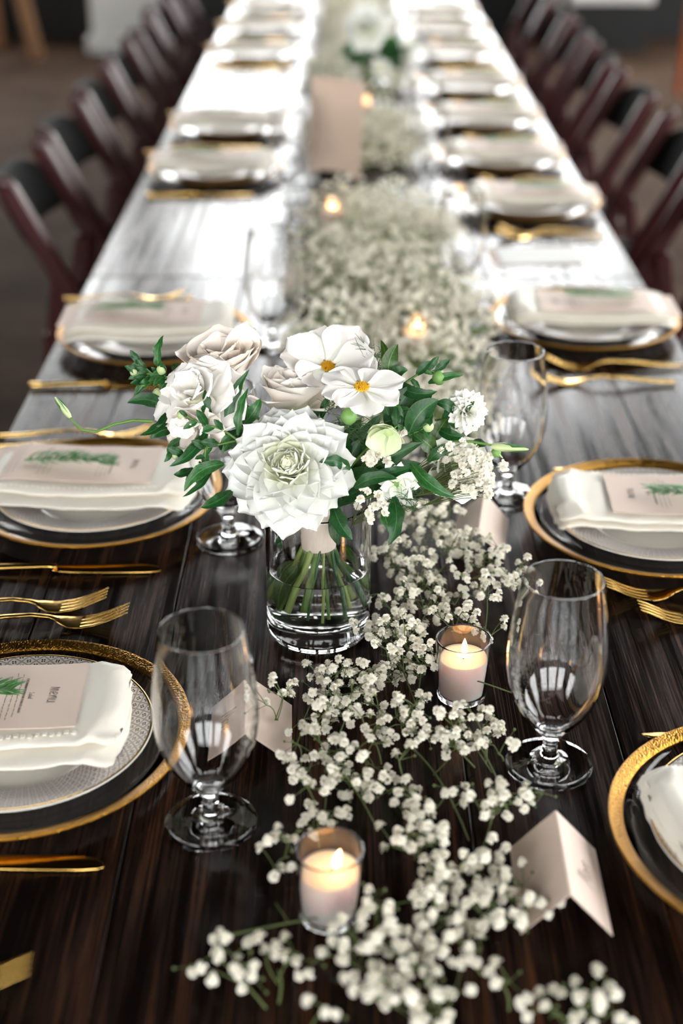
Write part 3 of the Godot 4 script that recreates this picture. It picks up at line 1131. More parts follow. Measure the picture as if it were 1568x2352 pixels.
# petals by golden angle; profile rows of [t, lean in degrees, length, base radius, base height]
func whorl(part: Node3D, meshes: Array, count: int, rows: Array, sd: int, m: Material, spin := 2.39996, called := "petal") -> void:
	var r := RandomNumberGenerator.new()
	r.seed = sd
	for k in count:
		var t := (k + 0.5) / count
		var e := 0
		while e < rows.size() - 2 and rows[e + 1][0] < t:
			e += 1
		var f := clampf((t - rows[e][0]) / (rows[e + 1][0] - rows[e][0]), 0, 1)
		var q := []
		for i in range(1, 5):
			q.append(lerpf(rows[e][i], rows[e + 1][i], f))
		var a := k * spin + r.randf_range(-0.12, 0.12)
		var lean := deg_to_rad(q[0] + r.randf_range(-8, 8))
		var rad := Vector3(cos(a), 0, sin(a))
		var d := Vector3.UP * cos(lean) + rad * sin(lean)
		var z := Vector3.UP * sin(lean) - rad * cos(lean)
		var l: float = q[1] * r.randf_range(0.88, 1.1)
		var b := Basis(d.cross(z), d, z).rotated(d, r.randf_range(-0.14, 0.14)).scaled(Vector3.ONE * l)
		obj(called, meshes[k % meshes.size()], m, part, Transform3D(b, rad * q[2] + Vector3.UP * q[3]))


func flower(parent: Node3D, called: String, label: String, at: Vector3, axis: Vector3, core_r: float, core: Material) -> MeshInstance3D:
	var g := Geo.new()
	g.blob(Vector3(0, -core_r * 0.3, 0), Vector3(core_r, core_r * 0.8, core_r), 12, 7)
	var o := obj(called, g.mesh(), core, parent, Transform3D(flower_basis(axis.normalized()), at))
	if label:
		o.set_meta("label", label)
	return o


func leaf_mesh(a: Vector3, b: Vector3, c: Vector3, w: float, face: Vector3, fold: float, wave: float, sd: int) -> ArrayMesh:
	var g := Geo.new()
	var p := PackedVector3Array()
	var n := 12
	for j in n + 1:
		var t := j / float(n)
		var at := a.lerp(b, t).lerp(b.lerp(c, t), t)
		var d := (b.lerp(c, t) - a.lerp(b, t)).normalized()
		var s := d.cross(face).normalized()
		var up := s.cross(d)
		var wd := w * 0.5 * pow(maxf(sin(PI * pow(clampf(t * 0.97 + 0.03, 0, 1), 0.85)), 0.0), 0.8)
		for k in 5:
			var u := k / 2.0 - 1.0
			p.append(at + s * wd * u * (1.0 + wave * 0.25 * sin(t * 17.0 + sd + u)) + up * (fold * wd * absf(u) + wave * wd * 0.35 * sin(t * 15.0 + sd * 1.7 + u * 1.5) * absf(u)))
	g.grid(p, 5, n + 1)
	return g.mesh()


func leaf_texture(base: Color, rib: Color, edge: Color, sd: int) -> ImageTexture:
	var im := Image.create(96, 192, false, Image.FORMAT_RGB8)
	var nz := FastNoiseLite.new()
	nz.seed = sd
	nz.frequency = 0.035
	for y in 192:
		for x in 96:
			var u := (x + 0.5) / 96.0 * 2.0 - 1.0
			var v := (y + 0.5) / 192.0
			var c := base * (0.88 + 0.3 * nz.get_noise_2d(x, y))
			var vein := absf(fposmod((v - absf(u) * 0.16) * 11.0, 1.0) - 0.5)
			c = c.lerp(rib, 0.28 * (1.0 - smoothstep(0.0, 0.10, vein)))
			c = c.lerp(rib, 0.85 * (1.0 - smoothstep(0.02, 0.07, absf(u))))
			c = c.lerp(edge, smoothstep(0.93, 0.99, absf(u)) * 0.8)
			c.a = 1.0
			im.set_pixel(x, y, c)
	return tex(im)


func leaf_mat(base: Color, rib: Color, edge: Color, sd: int) -> StandardMaterial3D:
	var m := mat(Color(1, 1, 1), 0.42)
	m.albedo_texture = leaf_texture(base, rib, edge, sd)
	m.backlight_enabled = true
	m.backlight = Color(0.25, 0.45, 0.15)
	m.cull_mode = BaseMaterial3D.CULL_DISABLED
	return m


# one gypsophila floret, radius 1, opening towards +y
func floret_mesh(sd: int) -> Geo:
	var r := RandomNumberGenerator.new()
	r.seed = sd
	var g := Geo.new()
	for k in 24:
		var t := k / 23.0
		var a := k * 2.4 + r.randf_range(-0.25, 0.25)
		var lean := deg_to_rad(lerpf(14, 112, t) + r.randf_range(-9, 9))
		var rad := Vector3(cos(a), 0, sin(a))
		var d := Vector3.UP * cos(lean) + rad * sin(lean)
		var z := Vector3.UP * sin(lean) - rad * cos(lean)
		var x := d.cross(z)
		var o := Vector3.UP * (0.25 - t * 0.35)
		var l := lerpf(0.62, 1.0, t) * r.randf_range(0.85, 1.1)
		var w := 0.30 * r.randf_range(0.85, 1.2)
		var p := PackedVector3Array()
		for q in [[0.1, 0.3, 0.0], [0.6, 1.0, 0.03], [1.0, 0.62, -0.1]]:
			for u in [-1.0, 0.0, 1.0]:
				p.append(o + d * l * (q[0] - (0.0 if u else (0.1 if q[0] == 1.0 else 0.0))) + x * w * q[1] * u + z * (q[2] + 0.10 * absf(u)))
		g.grid(p, 3, 3)
	return g


func calyx_geo() -> Geo:
	var g := Geo.new()
	g.lathe([Vector2(0, -0.75), Vector2(0.16, -0.65), Vector2(0.34, -0.35), Vector2(0.38, -0.1), Vector2(0.2, 0.0), Vector2(0, 0.02)], 6)
	return g


# sizes and places below are metres: bouquet parts from the vase's foot, runner clusters as x, distance, half width, half depth, florets
const LEAVES := [
	[Vector3(-0.1522, 0.266, -0.0495), Vector3(-0.1567, 0.2853, -0.0459), Vector3(-0.1484, 0.2945, -0.064), 0.0092, 0, 1.0],
	[Vector3(-0.1472, 0.2327, -0.0327), Vector3(-0.1613, 0.2523, -0.0179), Vector3(-0.1806, 0.2438, -0.0158), 0.0142, 1, 0.2],
	[Vector3(-0.1409, 0.2355, -0.0229), Vector3(-0.1441, 0.2268, 0.0118), Vector3(-0.1657, 0.2246, 0.0163), 0.0107, 1, 0.4],
	[Vector3(-0.1372, 0.222, -0.0048), Vector3(-0.1477, 0.2289, 0.0108), Vector3(-0.1569, 0.2176, 0.0086), 0.0132, 1, 0.2],
	[Vector3(-0.1022, 0.23, 0.0135), Vector3(-0.1105, 0.2168, 0.0449), Vector3(-0.1356, 0.2069, 0.0477), 0.0121, 1, 0.5],
	[Vector3(-0.0859, 0.2048, 0.0375), Vector3(-0.1103, 0.213, 0.058), Vector3(-0.1208, 0.1906, 0.0672), 0.0136, 0, 0.4],
	[Vector3(-0.0965, 0.2021, 0.0277), Vector3(-0.1018, 0.1939, 0.0621), Vector3(-0.1224, 0.1863, 0.0693), 0.0072, 1, 0.5],
	[Vector3(-0.0779, 0.1869, 0.0578), Vector3(-0.0885, 0.1869, 0.0825), Vector3(-0.1047, 0.1823, 0.0826), 0.0135, 1, 0.3],
	[Vector3(-0.1065, 0.2308, 0.0019), Vector3(-0.0996, 0.2518, 0.0104), Vector3(-0.1055, 0.2634, -0.0034), 0.0098, 1, 1.0],
	[Vector3(-0.086, 0.226, 0.0044), Vector3(-0.0825, 0.2586, 0.0013), Vector3(-0.0638, 0.2762, -0.021), 0.0107, 1, 0.8],
	[Vector3(-0.0737, 0.2246, 0.0163), Vector3(-0.0743, 0.2505, 0.0166), Vector3(-0.064, 0.2645, -0.0039), 0.0090, 0, 0.8],
	[Vector3(-0.0703, 0.2257, -0.0067), Vector3(-0.0587, 0.2421, 0.0041), Vector3(-0.0532, 0.2516, -0.0086), 0.0140, 0, 0.2],
	[Vector3(-0.0585, 0.2273, -0.0187), Vector3(-0.0669, 0.2377, -0.0049), Vector3(-0.0682, 0.2441, -0.016), 0.0108, 2, 0.2],
	[Vector3(0.0661, 0.2526, -0.054), Vector3(0.0687, 0.2731, -0.0565), Vector3(0.0613, 0.2838, -0.081), 0.0110, 2, 0.2],
	[Vector3(0.0679, 0.2578, -0.0454), Vector3(0.0657, 0.2783, -0.0423), Vector3(0.0772, 0.287, -0.0602), 0.0176, 2, 0.1],
	[Vector3(0.0709, 0.2563, -0.0446), Vector3(0.0749, 0.2718, -0.0334), Vector3(0.0864, 0.2682, -0.0394), 0.0125, 1, 0.2],
	[Vector3(0.1077, 0.2459, -0.0618), Vector3(0.1223, 0.2602, -0.05), Vector3(0.1409, 0.2564, -0.0559), 0.0093, 0, 0.3],
	[Vector3(0.073, 0.2563, -0.0446), Vector3(0.0894, 0.2471, -0.0153), Vector3(0.114, 0.2541, -0.0211), 0.0133, 1, 0.2],
	[Vector3(0.07, 0.2122, -0.0222), Vector3(0.0743, 0.2418, -0.0182), Vector3(0.0934, 0.2552, -0.0328), 0.0259, 1, 0.1],
	[Vector3(0.0876, 0.2195, -0.0035), Vector3(0.0937, 0.2432, -0.0021), Vector3(0.1148, 0.2467, -0.0173), 0.0248, 1, 0.1],
	[Vector3(0.0944, 0.2232, -0.0391), Vector3(0.099, 0.2403, -0.0343), Vector3(0.1113, 0.2439, -0.0496), 0.0169, 1, 0.1],
	[Vector3(0.1345, 0.2201, -0.0487), Vector3(0.1259, 0.2363, -0.0378), Vector3(0.1134, 0.2323, -0.0436), 0.0127, 1, 0.2],
	[Vector3(0.0349, 0.1854, 0.0474), Vector3(0.0526, 0.2074, 0.0609), Vector3(0.0745, 0.2012, 0.0618), 0.0136, 1, 0.3],
	[Vector3(0.0312, 0.2048, 0.0488), Vector3(0.0186, 0.2246, 0.0634), Vector3(0.0023, 0.2189, 0.064), 0.0119, 1, 0.7],
	[Vector3(0.0539, 0.1969, 0.0415), Vector3(0.0717, 0.2029, 0.0575), Vector3(0.0882, 0.2076, 0.0473), 0.0121, 1, 0.4],
	[Vector3(0.0883, 0.1979, 0.0186), Vector3(0.1026, 0.1864, 0.0491), Vector3(0.129, 0.1775, 0.0514), 0.0138, 0, 0.3],
	[Vector3(0.0158, 0.1665, 0.0458), Vector3(0.0192, 0.1593, 0.0741), Vector3(0.0336, 0.1468, 0.0781), 0.0170, 1, 0.5],
	[Vector3(0.0189, 0.143, 0.0128), Vector3(0.014, 0.134, 0.0308), Vector3(0.0197, 0.1142, 0.0274), 0.0151, 1, 0.1],
	[Vector3(0.0719, 0.1693, 0.0331), Vector3(0.0792, 0.1553, 0.0593), Vector3(0.0667, 0.1324, 0.0631), 0.0163, 1, 0.6],
	[Vector3(0.0647, 0.1568, 0.017), Vector3(0.0617, 0.1483, 0.0404), Vector3(0.0723, 0.1317, 0.0409), 0.0108, 0, 0.8],
	[Vector3(0.0625, 0.1935, -0.0128), Vector3(0.0502, 0.2007, -0.003), Vector3(0.0478, 0.2066, -0.0194), 0.0252, 1, 0.1],
	[Vector3(0.0543, 0.2006, -0.0276), Vector3(0.048, 0.1996, -0.008), Vector3(0.0373, 0.1972, -0.0147), 0.0236, 1, 0.1],
	[Vector3(0.0289, 0.1939, -0.0018), Vector3(0.0216, 0.2112, 0.0085), Vector3(0.0248, 0.2202, -0.0039), 0.0182, 1, 0.3],
	[Vector3(0.1128, 0.1935, -0.0128), Vector3(0.1047, 0.2116, -0.0029), Vector3(0.0914, 0.2125, -0.0112), 0.0192, 2, 0.2],
	[Vector3(0.1065, 0.186, -0.009), Vector3(0.1149, 0.2013, -0.0033), Vector3(0.1296, 0.2009, -0.0166), 0.0126, 1, 0.3],
	[Vector3(0.1177, 0.21, -0.0324), Vector3(0.1271, 0.2091, -0.0128), Vector3(0.1413, 0.2077, -0.02), 0.0126, 1, 0.2],
	[Vector3(0.096, 0.2009, -0.0166), Vector3(0.0957, 0.2196, -0.0069), Vector3(0.1018, 0.2273, -0.0187), 0.0167, 1, 0.2],
	[Vector3(0.1134, 0.2006, -0.0276), Vector3(0.117, 0.2141, -0.0266), Vector3(0.1268, 0.2155, -0.0464), 0.0144, 2, 0.2],
	[Vector3(-0.0918, 0.1995, -0.0046), Vector3(-0.084, 0.2162, 0.0004), Vector3(-0.071, 0.2162, -0.0131), 0.0167, 1, 0.2],
	[Vector3(-0.0793, 0.205, -0.0074), Vector3(-0.0712, 0.2063, 0.0054), Vector3(-0.0647, 0.1976, -0.0037), 0.0142, 1, 0.2],
	[Vector3(-0.1352, 0.2132, 0.0108), Vector3(-0.1342, 0.211, 0.031), Vector3(-0.1429, 0.2021, 0.0277), 0.0074, 0, 0.4],
	[Vector3(-0.1157, 0.1974, 0.0301), Vector3(-0.1217, 0.1986, 0.0485), Vector3(-0.1328, 0.1962, 0.0419), 0.0097, 1, 0.3],
	[Vector3(-0.127, 0.2169, 0.009), Vector3(-0.1347, 0.221, 0.026), Vector3(-0.1401, 0.2101, 0.0237), 0.0090, 0, 0.3],
	[Vector3(-0.0133, 0.2006, -0.0276), Vector3(-0.0091, 0.2222, -0.0195), Vector3(0.0017, 0.2309, -0.0317), 0.0143, 1, 0.2],
	[Vector3(0.0036, 0.2195, -0.0372), Vector3(0.0055, 0.2353, -0.0317), Vector3(0.0121, 0.2402, -0.0477), 0.0084, 1, 0.2],
	[Vector3(0.0843, 0.2231, -0.0502), Vector3(0.0728, 0.235, -0.0484), Vector3(0.0719, 0.2422, -0.0711), 0.0188, 1, 0.1],
	[Vector3(-0.1598, 0.2578, -0.0454), Vector3(-0.1627, 0.2596, -0.0273), Vector3(-0.1709, 0.257, -0.0338), 0.0075, 0, 0.3],
	[Vector3(-0.1421, 0.2639, -0.0597), Vector3(-0.133, 0.27, -0.0437), Vector3(-0.1313, 0.2615, -0.0473), 0.0101, 2, 0.2],
	[Vector3(-0.0382, 0.1205, 0.0242), Vector3(-0.0347, 0.1215, 0.0372), Vector3(-0.0348, 0.1104, 0.0293), 0.0059, 1, 0.1],
	[Vector3(0.1515, 0.2006, -0.0276), Vector3(0.1553, 0.2034, -0.01), Vector3(0.1631, 0.2009, -0.0166), 0.0093, 1, 0.2],
	[Vector3(0.0419, 0.2422, -0.0711), Vector3(0.0375, 0.2405, -0.0456), Vector3(0.029, 0.2326, -0.0438), 0.0102, 1, 0.3]]
const DAHLIA := [Vector3(-0.0244, 0.2028, 0.0408), Vector3(-0.0591, 0.5863, 0.8079)]
const ROSE := [Vector3(-0.0924, 0.2482, -0.0652), Vector3(-0.1177, 0.9876, 0.1042)]
const RUFFLED := [Vector3(-0.1126, 0.2471, -0.0198), Vector3(-0.3463, 0.7509, 0.5623)]
const RUFFLED_LOW := [Vector3(-0.116, 0.224, -0.0002), Vector3(-0.445, 0.3142, 0.8386)]
const CREAM_ROSE := [Vector3(-0.0276, 0.225, -0.0624), Vector3(0.0983, 0.9932, -0.0626)]
const COSMOS_TALL := [Vector3(0.0093, 0.2563, -0.0783), Vector3(0.1022, 0.912, 0.3973)]
const COSMOS_LOW := [Vector3(0.0419, 0.2627, -0.0086), Vector3(0.0204, 0.9702, 0.2415)]
const BALL := [Vector3(0.1451, 0.2193, -0.0539), Vector3(0.3145, 0.5201, 0.7941)]
const GREEN_ROSE := [Vector3(0.134, 0.1676, -0.0333), Vector3(0.3605, 0.511, 0.7803)]
const HELLEBORE := [Vector3(0.0669, 0.2255, 0.0102), Vector3(-0.1961, -0.1701, 0.9657)]
const STAR := [Vector3(0.0752, 0.1752, 0.0189), Vector3(0.1551, 0.352, 0.9231)]
const BUD_LEFT_STEM := [Vector3(-0.1535, 0.2362, 0.0104), Vector3(-0.1719, 0.2389, 0.0147), Vector3(-0.1885, 0.2376, 0.0209), Vector3(-0.2038, 0.2335, 0.0286), Vector3(-0.2158, 0.237, 0.0325), Vector3(-0.2246, 0.2441, 0.0288), Vector3(-0.2278, 0.2477, 0.027)]
const BUD_LEFT := [Vector3(-0.2266, 0.247, 0.0274), Vector3(-0.2411, 0.2641, 0.0187)]
const BUD_RIGHT_STEM := [Vector3(0.1296, 0.2039, -0.0181), Vector3(0.148, 0.2052, -0.0131), Vector3(0.1663, 0.2043, -0.007)]
const BUD_RIGHT := [Vector3(0.1663, 0.2036, -0.0067), Vector3(0.2008, 0.2047, 0.004)]
const BUD_RIGHT_SMALL := [Vector3(0.171, 0.1974, -0.0092), Vector3(0.1773, 0.1923, -0.0032)]
const BUDS := [[Vector3(0.118, 0.2523, -0.0594), 0.0072], [Vector3(0.1053, 0.2239, -0.0058), 0.0054], [Vector3(0.0297, 0.2402, 0.0084), 0.0081], [Vector3(-0.1766, 0.2645, -0.0432), 0.0038], [Vector3(-0.1715, 0.2698, -0.0514), 0.0034], [Vector3(-0.1493, 0.2682, -0.0394), 0.0050], [Vector3(-0.1674, 0.2544, -0.0381), 0.0033], [Vector3(-0.1267, 0.2417, 0.0077), 0.0045], [Vector3(-0.1308, 0.2113, 0.0342), 0.0036], [Vector3(-0.1174, 0.1926, 0.0437), 0.0036], [Vector3(-0.1541, 0.2458, -0.0337), 0.0050], [Vector3(0.171, 0.1955, -0.0082), 0.0050]]
const SPRAYS := [[Vector3(-0.1388, 0.2533, -0.0431), Vector3(-0.1594, 0.2619, -0.0441), Vector3(-0.175, 0.2641, -0.043)],
	[Vector3(-0.1594, 0.2619, -0.0441), Vector3(-0.1682, 0.2675, -0.0503), Vector3(-0.1724, 0.2705, -0.0518)],
	[Vector3(-0.1594, 0.2611, -0.0437), Vector3(-0.1651, 0.2563, -0.0401), Vector3(-0.1683, 0.2537, -0.0377)],
	[Vector3(-0.1451, 0.2563, -0.0446), Vector3(-0.1495, 0.2656, -0.0403)],
	[Vector3(-0.0737, 0.2202, 0.0185), Vector3(-0.0888, 0.232, 0.0181), Vector3(-0.105, 0.2357, 0.0163), Vector3(-0.1253, 0.244, 0.0121)],
	[Vector3(-0.0737, 0.2202, 0.0185), Vector3(-0.0928, 0.2186, 0.0249), Vector3(-0.1045, 0.2178, 0.0309), Vector3(-0.1285, 0.2114, 0.0364)],
	[Vector3(-0.1029, 0.2178, 0.0309), Vector3(-0.1043, 0.2078, 0.0382), Vector3(-0.1164, 0.1942, 0.0452)],
	[Vector3(0.0839, 0.2496, -0.0524), Vector3(0.1032, 0.2591, -0.0628), Vector3(0.1159, 0.2572, -0.0619)],
	[Vector3(0.0872, 0.2125, -0.0112), Vector3(0.0973, 0.2189, -0.0089), Vector3(0.1045, 0.2239, -0.0058)],
	[Vector3(0.0719, 0.226, 0.0044), Vector3(0.0762, 0.2277, -0.0021), Vector3(0.0872, 0.218, -0.014)],
	[Vector3(0.0541, 0.244, -0.0384), Vector3(0.0742, 0.2442, -0.0105), Vector3(0.0872, 0.218, -0.014)],
	[Vector3(0.1141, 0.2136, -0.0454), Vector3(0.1268, 0.2148, -0.046), Vector3(0.1396, 0.2193, -0.0483)]]
const BOUQUET_GYP := [[Vector3(0.1476, 0.1809, 0.0048), 0.0208, 0.0216, 46], [Vector3(0.1338, 0.1935, -0.0128), 0.0210, 0.0126, 16], [Vector3(0.0491, 0.1695, 0.0499), 0.0170, 0.0130, 14], [Vector3(0.0582, 0.2056, 0.0237), 0.0130, 0.0057, 9], [Vector3(0.083, 0.2217, -0.0159), 0.0075, 0.0042, 4], [Vector3(0.1584, 0.1695, 0.005), 0.0092, 0.0125, 12], [Vector3(0.1757, 0.1841, -0.008), 0.0034, 0.0050, 3]]
const THREADS := [[Vector3(0.0526, 0.2632, -0.0817), 0.0193, 0.0257, 46], [Vector3(0.0579, 0.2527, -0.0652), 0.0128, 0.0128, 20], [Vector3(0.0351, 0.224, -0.0002), 0.0309, 0.0156, 70], [Vector3(0.0123, 0.2385, -0.0244), 0.0125, 0.0125, 22], [Vector3(0.0824, 0.1634, 0.0305), 0.0288, 0.0124, 40], [Vector3(0.095, 0.1723, 0.0204), 0.0165, 0.0124, 20]]
const CLUSTERS := [
	[0.067, 1.425, 0.027, 0.027, 18],
	[0.106, 1.420, 0.029, 0.030, 24],
	[0.052, 1.338, 0.021, 0.027, 18],
	[0.079, 1.305, 0.025, 0.026, 22],
	[0.119, 1.358, 0.028, 0.031, 22],
	[0.151, 1.324, 0.025, 0.027, 18],
	[0.175, 1.286, 0.023, 0.028, 14],
	[0.049, 1.242, 0.022, 0.021, 16],
	[0.085, 1.246, 0.026, 0.024, 20],
	[0.122, 1.268, 0.027, 0.025, 18],
	[0.058, 1.183, 0.023, 0.020, 22],
	[0.031, 1.191, 0.015, 0.023, 14],
	[0.106, 1.204, 0.024, 0.018, 9],
	[0.140, 1.208, 0.017, 0.018, 8],
	[0.069, 1.135, 0.023, 0.015, 20],
	[0.036, 1.125, 0.024, 0.014, 20],
	[-0.011, 1.103, 0.024, 0.018, 26],
	[0.017, 1.092, 0.020, 0.018, 14],
	[-0.061, 1.054, 0.017, 0.017, 9],
	[-0.022, 1.047, 0.017, 0.021, 16],
	[0.001, 1.064, 0.020, 0.017, 16],
	[0.024, 1.027, 0.019, 0.016, 9],
	[0.055, 1.041, 0.021, 0.016, 16],
	[0.090, 1.018, 0.034, 0.014, 38],
	[0.121, 1.031, 0.015, 0.018, 11],
	[0.134, 1.002, 0.011, 0.010, 5],
	[-0.038, 0.980, 0.015, 0.019, 13],
	[-0.012, 0.996, 0.019, 0.019, 14],
	[0.019, 0.986, 0.019, 0.015, 9],
	[-0.001, 0.965, 0.022, 0.018, 16],
	[-0.020, 0.919, 0.014, 0.017, 17],
	[0.013, 0.945, 0.022, 0.020, 10],
	[0.049, 0.951, 0.022, 0.014, 9],
	[0.059, 0.917, 0.019, 0.017, 14],
	[0.077, 0.936, 0.014, 0.014, 4],
	[0.122, 0.917, 0.021, 0.019, 20],
	[0.154, 0.936, 0.014, 0.011, 3],
	[-0.048, 0.864, 0.009, 0.019, 8],
	[0.056, 0.864, 0.020, 0.016, 18],
	[0.083, 0.839, 0.023, 0.015, 22],
	[0.113, 0.861, 0.020, 0.016, 18],
	[0.131, 0.824, 0.020, 0.018, 14],
	[0.066, 0.799, 0.022, 0.014, 20],
	[0.108, 0.799, 0.019, 0.013, 14],
	[0.024, 0.790, 0.016, 0.014, 12],
	[0.002, 0.761, 0.028, 0.013, 18],
	[0.048, 0.759, 0.028, 0.016, 26],
	[0.085, 0.774, 0.019, 0.014, 12],
	[0.026, 0.724, 0.027, 0.015, 22],
	[0.061, 0.714, 0.021, 0.012, 18],
	[-0.076, 0.751, 0.034, 0.021, 15],
	[-0.044, 0.753, 0.018, 0.016, 5],
	[0.108, 0.738, 0.012, 0.010, 4],
	[0.159, 0.706, 0.034, 0.013, 20],
	[-0.021, 0.699, 0.015, 0.009, 3]]


func make_vase(label: String, at: Vector3) -> Node3D:
	var o := thing("glass_vase", label, "vase", at)
	var g := Geo.new()
	g.lathe([Vector2(0, 0.0012), Vector2(0.036, 0.0010), Vector2(0.043, 0.0014), Vector2(0.0480, 0.0036), Vector2(0.0510, 0.0080), Vector2(0.0520, 0.0140), Vector2(0.0520, 0.1490), Vector2(0.0515, 0.1502), Vector2(0.0503, 0.1506), Vector2(0.0495, 0.1494), Vector2(0.0491, 0.147), Vector2(0.0490, 0.0340), Vector2(0.0476, 0.0280), Vector2(0.0440, 0.0252), Vector2(0.036, 0.0240), Vector2(0, 0.0236)], 80)
	obj("glass_body", g.mesh(), M.glass, o)
	g = Geo.new()
	g.lathe([Vector2(0, 0.0234), Vector2(0.036, 0.0238), Vector2(0.0442, 0.0250), Vector2(0.0478, 0.0278), Vector2(0.0492, 0.0340), Vector2(0.0492, 0.0785), Vector2(0.0486, 0.0776), Vector2(0.0470, 0.0772), Vector2(0, 0.0770)], 64)
	obj("water", g.mesh(), M.water, o)
	return o


func thread_bunch(g: Geo, at: Vector3, rx: float, ry: float, n: int) -> void:
	for k in n:
		var d := Vector3(jig(1), jig(1), jig(0.7))
		var b := at + Vector3(jig(rx) * 0.5, jig(ry) * 0.5, jig(rx) * 0.35)
		var tip := b + d * Vector3(rx, ry, rx * 0.7) * 0.75
		var mid := (b + tip) / 2 + Vector3(jig(0.004), jig(0.004), jig(0.004))
		g.tube(curve(b, mid, tip, 4), 0.00038, 0.00016, 4, false)
		for e in 2:
			var s := b.lerp(tip, rng.randf_range(0.3, 0.7))
			g.tube([s, s + d * 0.004 + Vector3(jig(0.008), jig(0.008), jig(0.005))], 0.00026, 0.00012, 4, false)


func vase_and_bouquet() -> void:
	M.water = glass(0.033)
	var base := Vector3(-0.026, T, -1.235)
	make_vase("clear glass cylinder vase half full of water under the big bouquet", base)
	M.leaf0 = leaf_mat(Color(0.17, 0.40, 0.17), Color(0.42, 0.62, 0.34), Color(0.45, 0.55, 0.32), 1)
	M.leaf1 = leaf_mat(Color(0.10, 0.315, 0.125), Color(0.30, 0.50, 0.25), Color(0.30, 0.38, 0.2), 2)
	M.leaf2 = leaf_mat(Color(0.22, 0.34, 0.13), Color(0.42, 0.58, 0.26), Color(0.36, 0.25, 0.18), 3)
	M.bud = mat(Color(0.46, 0.62, 0.33), 0.45)
	M.bud_pale = mat(Color(0.74, 0.80, 0.58), 0.5)
	M.wrap = mat(Color(0.90, 0.84, 0.78), 0.5)
	M.wrap.rim_enabled = true
	M.wrap.rim = 0.4
	M.yellow = mat(Color(0.87, 0.66, 0.06), 0.7)
	M.pollen = mat(Color(0.55, 0.33, 0.05), 0.8)
	M.core_white = mat(Color(0.86, 0.87, 0.72), 0.6)
	M.floret = mat(Color(0.955, 0.935, 0.88), 0.6)
	M.floret.backlight_enabled = true
	M.floret.backlight = Color(0.6, 0.6, 0.57)
	M.floret.cull_mode = BaseMaterial3D.CULL_DISABLED
	for k in 4:
		M["floret_mesh_%d" % k] = floret_mesh(60 + k).mesh()
	M.calyx_mesh = calyx_geo().mesh()
	var o := thing("bouquet", "bouquet of white dahlia, blush roses, cosmos and greenery in the glass vase", "bouquet", base)
	var white := Color(0.86, 0.865, 0.82)
	var lime := Color(0.84, 0.88, 0.48)
	var blush := Color(0.91, 0.82, 0.735)
	var cream := Color(0.90, 0.85, 0.76)
	var pick := func(n: int, w: float, tip: float, cup: float, bend: float, ruf: float, sd: int, c0: Color, c1: Color) -> Array:
		var l := []
		for k in n:
			l.append(petal_mesh(w * rng.randf_range(0.93, 1.07), tip, cup * rng.randf_range(0.8, 1.2), bend * rng.randf_range(0.7, 1.3), ruf, sd + k, c0, c1))
		return l
	# the dahlia: a tight heart opening to broad pointed petals
	var f := flower(o, "dahlia", "large white dahlia with a lime heart", DAHLIA[0], DAHLIA[1], 0.014, M.core_white)
	whorl(f, pick.call(3, 0.36, 0.55, 0.55, 0.30, 0.0, 10, Color(0.80, 0.82, 0.36), Color(0.92, 0.92, 0.70)), 20, [[0, 2, 0.016, 0.0006, 0.012], [1, 26, 0.021, 0.004, 0.010]], 1, M.petal)
	whorl(f, pick.call(4, 0.38, 0.7, 0.8, 0.2, 0.02, 20, lime, Color(0.90, 0.91, 0.78)), 34, [[0, 22, 0.021, 0.004, 0.012], [1, 50, 0.033, 0.008, 0.007]], 2, M.petal)
	whorl(f, pick.call(6, 0.38, 0.62, 0.7, 0.06, 0.04, 30, Color(0.87, 0.89, 0.74), white), 58, [[0, 48, 0.034, 0.008, 0.006], [0.45, 72, 0.045, 0.012, -0.001], [1, 108, 0.054, 0.011, -0.013]], 3, M.petal)
	# tall blush rose seen from its side
	f = flower(o, "rose", "tall blush rose with an upright outer petal", ROSE[0], ROSE[1], 0.02, M.core_white)
	var rp: Array = pick.call(3, 0.52, 0.0, 0.62, -0.10, 0.02, 40, cream, blush)
	whorl(f, rp, 7, [[0, 4, 0.040, 0.002, 0.004], [1, 14, 0.044, 0.008, 0.0]], 4, M.petal)
	whorl(f, pick.call(3, 0.58, 0.0, 0.55, -0.12, 0.03, 44, cream, blush), 9, [[0, 14, 0.048, 0.011, -0.004], [1, 30, 0.052, 0.014, -0.010]], 5, M.petal)
	obj("petal", petal_mesh(0.30, 0.3, 0.5, 0.04, 0.05, 48, cream, blush), M.petal, f, Transform3D(Basis(Vector3(1, 0, 0), Vector3(0, 1, 0), Vector3(0, 0, 1)).rotated(Vector3.BACK, -0.3).scaled(Vector3.ONE * 0.062), Vector3(0.010, -0.002, -0.004)))
	# ruffled white flower in front of it and the smaller one below
	f = flower(o, "ruffled_rose", "ruffled ivory rose below the blush one", RUFFLED[0], RUFFLED[1], 0.016, M.core_white)
	whorl(f, pick.call(4, 0.50, 0.0, 0.5, -0.06, 0.10, 50, Color(0.93, 0.92, 0.82), Color(0.945, 0.91, 0.86)), 12, [[0, 10, 0.026, 0.002, 0.006], [1, 40, 0.034, 0.006, 0.0]], 6, M.petal)
	whorl(f, pick.call(4, 0.60, 0.0, 0.35, -0.14, 0.09, 55, Color(0.93, 0.92, 0.86), Color(0.945, 0.905, 0.855)), 13, [[0, 46, 0.036, 0.008, -0.002], [1, 84, 0.042, 0.009, -0.010]], 7, M.petal)
	f = flower(o, "ruffled_rose", "small blush rose under the ruffled one", RUFFLED_LOW[0], RUFFLED_LOW[1], 0.012, M.core_white)
	whorl(f, pick.call(3, 0.58, 0.0, 0.4, -0.1, 0.09, 60, Color(0.92, 0.92, 0.82), blush), 14, [[0, 14, 0.020, 0.003, 0.004], [1, 84, 0.031, 0.007, -0.006]], 8, M.petal)
